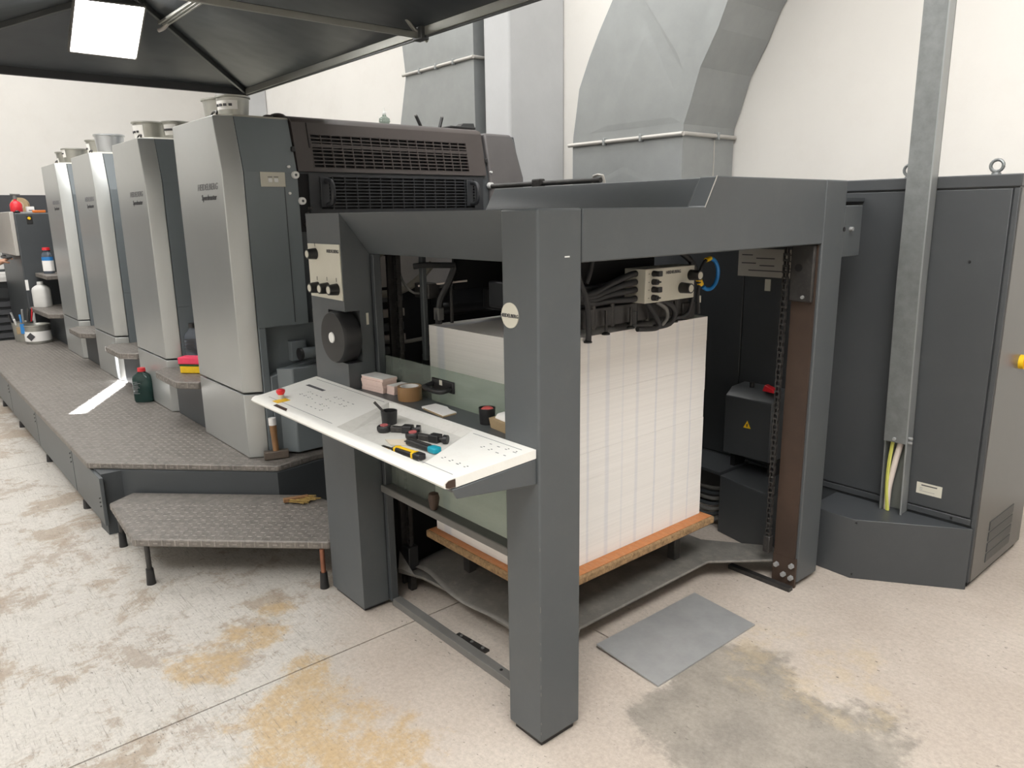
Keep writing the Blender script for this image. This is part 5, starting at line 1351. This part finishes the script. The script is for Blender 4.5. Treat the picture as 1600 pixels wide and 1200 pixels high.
LQ = [Vector(p) for p in ((-2.956, -0.402, 2.415), (-2.958, -0.108, 2.413), (-2.720, -0.108, 2.604), (-2.728, -0.398, 2.598))]
led = thing('led_panel', 'square white LED panel lamp tilted under the canopy', 'lamp', tuple(sum(LQ, Vector()) / 4))
ln = (LQ[1] - LQ[0]).cross(LQ[3] - LQ[0]).normalized()
if ln.z < 0: ln = -ln
lc = sum(LQ, Vector()) / 4
def sc_q(s): return [lc + (p - lc) * s for p in LQ]
MB().loft([[p + ln * 0.0 for p in LQ], [p + ln * 0.004 for p in LQ]]).build('diffuser', LEDM, led)
MB().loft([[p + ln * 0.0045 for p in sc_q(1.06)], [p + ln * 0.03 for p in sc_q(1.06)]]).build('housing', GREYRAIL, led)
fr = sc_q(1.06)
for i in range(4):
    a, b = fr[i], fr[(i + 1) % 4]
    d = (b - a).normalized()
    s_ = d.cross(ln)
    MB().obox((a + b) / 2 + ln * .004, d, s_, ln, (b - a).length / 2, 0.004, 0.010).build('frame', GREYRAIL, led)

# ------------------------------------------------------------------ ink tins on the units
def tin(label, x, y, z_, r, h, mat, lab):
    t = thing('ink_tin', label, 'tin', (x, y, z_), 'ink tins on top of the printing units')
    MB().lathe((x, y, z_), [(r * .86, 0), (r * .97, h * .93), (r * 1.03, h * .93), (r * 1.03, h), (r * .96, h), (r * .85, h * .2)], 32).build('tin_body', mat, t, smooth=True)
    MB().lathe((x, y, z_ + h * .9), [(r * 1.0, 0), (r * 1.045, h * .02), (r * 1.045, h * .08), (r * 1.0, h * .1)], 32).build('rim', mat, t, smooth=True)
    if lab:
        a0, a1, z0, z1 = lab
        m_ = MB()
        n = 10
        for i in range(n):
            ta, tb = math.radians(a0 + (a1 - a0) * i / n), math.radians(a0 + (a1 - a0) * (i + 1) / n)
            def P(a, zz):
                rr = (r * .86 + r * .11 * zz / .93) * 1.012
                return (x + rr * math.cos(a), y + rr * math.sin(a), z_ + h * zz)
            m_.add([P(ta, z0), P(tb, z0), P(tb, z1), P(ta, z1)], [(0, 1, 2, 3)])
        m_.build('paper_label', PAPERW, t, smooth=True)
        for q in range(4):
            a = math.radians(a0 + (a1 - a0) * (q + .7) / 5)
            rr = r * .95
            MB().obox((x + rr * math.cos(a), y + rr * math.sin(a), z_ + h * (z0 + z1) / 2), (-math.sin(a), math.cos(a), 0), (math.cos(a), math.sin(a), 0), (0, 0, 1), .008, .003, .006).build('label_print', PRINT, t)
    return t
ZU = 2.088
tin('dirty grey ink tin with a long paper label on the unit beside the feeder', -2.50, 0.205, ZU, 0.082, 0.105, CANM, (-105, -5, .35, .75))
tin('plain grey ink tin behind the labelled one on the unit beside the feeder', -2.69, 0.215, ZU, 0.095, 0.112, CANM, None)
tin('squat grey tin with angled white labels on the second unit from the feeder', -3.93, 0.20, ZU, 0.105, 0.115, CANM, (-130, -40, .1, .8))
tin('grey white-labelled tin beside the squat tin, on the second unit from the feeder', -3.72, 0.30, ZU, 0.085, 0.105, CANM, (-80, -20, .2, .8))
tin('bright clean metal tin on the third unit from the feeder', -5.06, 0.22, ZU, 0.105, 0.135, CANB, (-175, -135, .1, .9))
tin('grey tin with white label behind the bright tin on the third unit from the feeder', -5.33, 0.20, ZU, 0.090, 0.115, CANM, (-150, -60, .1, .75))
tin('grey tin with white label on the unit beside the delivery housing', -6.36, 0.24, ZU, 0.110, 0.125, CANM, (-130, -60, .4, .9))
tin('small grey tin with low label behind another tin on the unit beside the delivery housing', -6.58, 0.22, ZU, 0.100, 0.110, CANM, (-140, -70, .1, .5))

# small things on top of the first unit and guards
rg = thing('rag_bundle', 'dark crumpled rag on top of the unit beside the feeder', 'rag', (-2.42, 0.42, 2.088))
MB().ball((-2.42, 0.40, 2.100), 0.035, (1.5, 1.2, .55)).ball((-2.40, 0.34, 2.095), 0.022, (1.3, 1.2, .5)).ball((-2.42, 0.45, 2.094), 0.025, (1, 2.0, .45)).build('cloth', BROWNC, rg, smooth=True)
ob = thing('oil_bottle', 'small round glass oil bottle with nozzle standing on the guard hood', 'bottle', (-2.42, 1.04, 2.105))
MB().lathe((-2.42, 1.04, 2.104), [(0.024, 0), (0.032, 0.012), (0.030, 0.030), (0.012, 0.042), (0.010, 0.052)], 20).build('bulb', BOTCLEAR, ob, smooth=True)
MB().lathe((-2.42, 1.04, 2.156), [(0.012, 0), (0.011, 0.010), (0.004, 0.014), (0.002, 0.036)], 14).build('nozzle', BOTWHITE, ob, smooth=True)
for i, (y, dy) in enumerate(((1.29, -0.035), (1.42, 0.022))):
    l = tag(MB().tube([(-2.42, y, 2.10), (-2.42, y + dy, 2.165)], 0.010, 10, smooth=1).build('adjusting_lever', BLACK, smooth=True), ('long' if i == 0 else 'short') + ' black lever sticking up behind the guard hood', 'lever')
    MB().cyl((-2.42, y + dy, 2.163), (-2.42, y + dy * 1.08, 2.170), 0.0105, 0.009, 10).build('lever_tip', GREYRAIL, l, smooth=True)
bl = thing('rubber_block', 'flat black rubber block on the right end of the guard hood', 'block', (-2.42, 1.57, 2.105))
MB().box(-2.47, -2.37, 1.47, 1.66, 2.104, 2.118).build('base', BLACK, bl, bevel=0.004)
MB().loft([[(-2.45, 1.55, 2.118), (-2.38, 1.55, 2.118), (-2.38, 1.66, 2.118), (-2.45, 1.66, 2.118)], [(-2.44, 1.58, 2.138), (-2.39, 1.58, 2.138), (-2.39, 1.66, 2.142), (-2.44, 1.66, 2.142)]]).build('cap', BLACK, bl)

# ------------------------------------------------------------------ things on the platform and side steps
def bottle(label, x, y, z_, w, d, h, mat, capmat, lab=None, name='plastic_bottle', capr=0.02, rot=0.0):
    t = thing(name, label, 'bottle', (x, y, z_))
    ca, sa = math.cos(rot), math.sin(rot)
    def ring(sx, sy, zz, n=20):
        out = []
        for i in range(n):
            a = 2 * PI * i / n
            c_, s_ = math.cos(a), math.sin(a)
            px_ = sx * math.copysign(abs(c_) ** .55, c_)
            py_ = sy * math.copysign(abs(s_) ** .55, s_)
            out.append((x + px_ * ca - py_ * sa, y + px_ * sa + py_ * ca, z_ + zz))
        return out
    W, Dp = w / 2, d / 2
    MB().loft([ring(W * .93, Dp * .93, 0), ring(W, Dp, h * .05), ring(W, Dp, h * .66), ring(W * .9, Dp * .9, h * .76), ring(W * .55, Dp * .6, h * .84), ring(capr, capr, h * .88), ring(capr, capr, h * .92)]).build('bottle_body', mat, t, smooth=True)
    MB().cyl((x, y, z_ + h * .90), (x, y, z_ + h), capr * 1.25, capr * 1.15, 18).build('cap', capmat, t, smooth=True)
    if lab:
        for z0, z1, m_, s in lab:
            MB().loft([ring(W * s, Dp * s, h * z0), ring(W * s, Dp * s, h * z1)]).build('label', m_, t, smooth=True)
    return t
gb = bottle('dark green plastic bottle with red cap standing on the platform', -4.03, -0.012, 0.365, 0.13, 0.075, 0.235, BOTGREEN, RED, None, 'detergent_bottle', 0.022, 0.9)
for k in range(9):
    MB().obox((-4.03 + .043 * math.cos(-1.0) + random.uniform(-.012, .012), -0.062 + random.uniform(-.006, .006), 0.43 + k * .010), (0.62, 0.78, 0), (0.78, -0.62, 0), (0, 0, 1), random.uniform(.012, .03), .0008, .0018).build('label_print', PRINTG, gb)
gy = bottle('grey liquid bottle with black cap standing behind the sponges', -3.47, 0.185, 0.66, 0.11, 0.07, 0.285, BOTGREY, BLACK, None, 'solvent_bottle', 0.020, 0.9)
for k in range(8):
    MB().obox((-3.442 + random.uniform(-.006, .006), 0.150 + random.uniform(-.004, .004), 0.775 + k * .010), (0.62, 0.78, 0), (0.78, -0.62, 0), (0, 0, 1), random.uniform(.014, .034), .0008, .0028).build('label_print', PRINT, gy)
s1 = thing('sponge', 'yellow sponge with dark green scourer lying on the side step', 'sponge', (-3.30, 0.10, 0.66))
dx_, dy_ = Vector((0.75, 0.66, 0)).normalized(), Vector((-0.66, 0.75, 0)).normalized()
MB().obox((-3.30, 0.115, 0.6835), dx_, dy_, (0, 0, 1), 0.072, 0.040, 0.0225).build('foam', YELLOWS, s1, bevel=0.006)
MB().obox((-3.30, 0.115, 0.7105), dx_, dy_, (0, 0, 1), 0.072, 0.040, 0.0045).build('scourer', GREENP, s1)
s2 = thing('sponge', 'bright pink sponge lying on top of the yellow sponge', 'sponge', (-3.305, 0.11, 0.715))
MB().obox((-3.307, 0.112, 0.7385), dx_, dy_, (0, 0, 1), 0.075, 0.041, 0.0215).build('foam', PINK, s2, bevel=0.006)
MB().obox((-3.307, 0.112, 0.7160), dx_, dy_, (0, 0, 1), 0.074, 0.040, 0.001).build('scourer', GREENP, s2)
jg = bottle('milky white plastic jug on the far side step', -7.84, 0.028, 0.70, 0.17, 0.12, 0.265, BOTWHITE, BOTWHITE, None, 'plastic_jug', 0.024, 0.75)
bb = bottle('small bottle with red caps and blue-white label on the delivery ledge', -7.74, 0.115, 1.05, 0.10, 0.07, 0.27, BOTGREY, RED, [(0.10, 0.50, PAPERW, 1.03), (0.50, 0.64, BLUE, 1.03)], 'cleaner_bottle', 0.03, 0.8)
pb = thing('tool_tin', 'open grey tin full of brushes and spatulas on the platform end', 'tin', (-7.80, -0.19, 0.365))
MB().lathe((-7.80, -0.19, 0.365), [(0.085, 0), (0.10, 0.20), (0.103, 0.20), (0.095, 0.20), (0.08, 0.05)], 24).build('tin_body', CANM, pb, smooth=True)
MB().box(-7.735, -7.70, -0.26, -0.17, 0.45, 0.52).build('tape_patch', CARD, pb)
for k in range(8):
    a = 2 * PI * k / 8
    x, y = -7.80 + .05 * math.cos(a), -0.19 + .05 * math.sin(a)
    mt = (STEEL, BLACK, RED, STEELD, BLUE, STEEL, BLACK, WHITE)[k]
    cn_ = ('bare steel', 'black', 'red', 'dark oily steel', 'blue', 'bare steel', 'black', 'white')[k]
    tag(MB().tube([(x, y, 0.43), (x + .06 * math.cos(a), y + .06 * math.sin(a), 0.62 + random.uniform(-.02, .1))], 0.010, 8, smooth=1).build('ink_brush', mt, smooth=True), cn_ + ' brush sticking up out of the open grey tin', 'brush', 'brushes in the open tin')
lt = thing('solvent_tin', 'round white-labelled tin with black diamond sign on the platform end', 'tin', (-7.55, -0.10, 0.365))
MB().lathe((-7.55, -0.10, 0.365), [(0.118, 0), (0.120, 0.01), (0.120, 0.17), (0.124, 0.175), (0.124, 0.19), (0.115, 0.19), (0.11, 0.17)], 32).build('tin_body', CANM, lt, smooth=True)
MB().lathe((-7.55, -0.10, 0.39), [(0.1215, 0), (0.1215, 0.10)], 32).build('paper_label', PAPERW, lt, smooth=True)
nn = Vector((0.76, -0.65, 0))
tt = Vector((0.65, 0.76, 0))
MB().obox(Vector((-7.55, -0.10, 0.44)) + nn * 0.122, (tt + Vector((0, 0, 1))), nn, (Vector((0, 0, 1)) - tt), 0.030, 0.004, 0.030).build('hazard_diamond', PRINT, lt)
MB().obox(Vector((-7.55, -0.10, 0.52)) + nn * 0.121 - tt * .09 + nn * -.03, tt, nn, (0, 0, 1), 0.02, 0.006, 0.05).build('blue_smear', BLUE, lt)
# hammer standing on its head
hm_ = thing('hammer', 'old hammer standing on its steel head with taped wooden handle upright', 'hammer', (-2.18, 0.14, 0.365))
hd_ = Vector((0.30, 0.95, 0)).normalized()
hn_ = Vector((-hd_.y, hd_.x, 0))
hc = Vector((-2.185, 0.140, 0.388))
MB().obox(hc, hd_, hn_, (0, 0, 1), 0.062, 0.019, 0.021).build('head', paint('worn_hammer_steel', (0.14, 0.115, 0.095), 0.45, 0.4, var=0.2, scale=20), hm_, bevel=0.004)
MB().tube([hc + Vector((0, 0, 0.01)), hc + Vector((-0.004, -0.002, 0.10)), hc + Vector((-.008, -.004, 0.19))], [0.016] * 5 + [0.018] * 4, 12).build('handle', WOODH, hm_, smooth=True)
MB().cyl(hc + Vector((-.0075, -.004, 0.158)), hc + Vector((-.009, -.004, 0.196)), 0.0195, 0.0195, 14).build('white_tape', PAPERW, hm_, smooth=True)
# brush on the step
bs_ = thing('hand_brush', 'straw-coloured hand brush lying on the low step in the shade', 'brush', (-1.86, 0.10, 0.22))
bm_ = MB()
for k in range(40):
    a = Vector((-1.90 + random.uniform(-.012, .012), 0.055 + .002 * k + random.uniform(-.01, .01), 0.226 + random.uniform(0, .014)))
    bm_.tube([a, a + Vector((0.055 + random.uniform(-.01, .02), 0.05 + random.uniform(-.02, .03), random.uniform(-.004, .006)))], 0.0022, 5, smooth=1)
bm_.build('bristles', BRISTLE, bs_, kind='stuff')
MB().obox((-1.895, 0.10, 0.236), (0.3, 0.95, 0), (-.95, .3, 0), (0, 0, 1), 0.060, 0.012, 0.010).build('brush_back', WOODH, bs_, bevel=0.003)

# things on the delivery housing
ex = thing('red_bottle', 'small red pump bottle standing on the delivery housing', 'bottle', (-8.25, -0.02, 1.675))
MB().lathe((-8.25, -0.02, 1.69), [(0.055, 0), (0.058, 0.01), (0.058, 0.075), (0.045, 0.10), (0.016, 0.118), (0.014, 0.135)], 24).build('bottle_body', RED, ex, smooth=True)
MB().cyl((-8.25, -0.02, 1.823), (-8.25, -0.02, 1.86), 0.02, 0.016, 12).build('pump_neck', GREYRAIL, ex, smooth=True)
MB().tube([(-8.25, -0.06, 1.872), (-8.25, 0.03, 1.868)], 0.009, 8, smooth=1).build('pump_lever', GREYRAIL, ex, smooth=True)
MB().cyl((-8.25, -0.02, 1.675), (-8.25, -0.02, 1.691), 0.056, 0.056, 20).build('base_ring', BLACK, ex, smooth=True)
dk = thing('cardboard_core', 'round tan cardboard roll standing on edge behind the red bottle', 'roll', (-8.6, 0.15, 1.675))
MB().cyl((-8.62, 0.08, 1.762), (-8.54, 0.05, 1.762), 0.085, 0.085, 28).build('roll', CARD, dk, smooth=True)
MB().cyl((-8.541, 0.0504, 1.762), (-8.537, 0.0489, 1.762), 0.045, 0.045, 20).build('roll_centre', paint('tan_core', (0.5, 0.40, 0.28), 0.8), dk, smooth=True)
wbx = tag(MB().box(-8.40, -8.32, 0.085, 0.155, 1.6765, 1.745).build('white_carton', PAPERW, bevel=0.003), 'small white carton on the delivery housing', 'carton')
MB().box(-8.321, -8.318, 0.10, 0.145, 1.70, 1.712).build('carton_print', PRINTG, wbx)
spt = thing('ink_spatula', 'ink spatula with orange wooden handle lying on the delivery housing edge', 'spatula', (-8.05, 0.2, 1.675))
MB().obox((-8.04, 0.150, 1.690), (0, 1, 0), (1, 0, 0), (0, 0, 1), 0.062, 0.016, 0.014).build('handle', ORANGE, spt, bevel=0.006)
MB().obox((-8.04, 0.035, 1.682), (0, 1, 0), (1, 0, 0), (0, 0, 1), 0.055, 0.018, 0.006).build('blade', STEEL, spt)
tag(MB().ball((-8.06, -0.045, 1.690), 0.016, (1, 1.4, .9)).build('black_clip', BLACK, smooth=True), 'small black clip beside the spatula blade on the delivery housing', 'clip')
for o in bpy.data.objects:
    if '_local' in o.keys(): del o['_local']
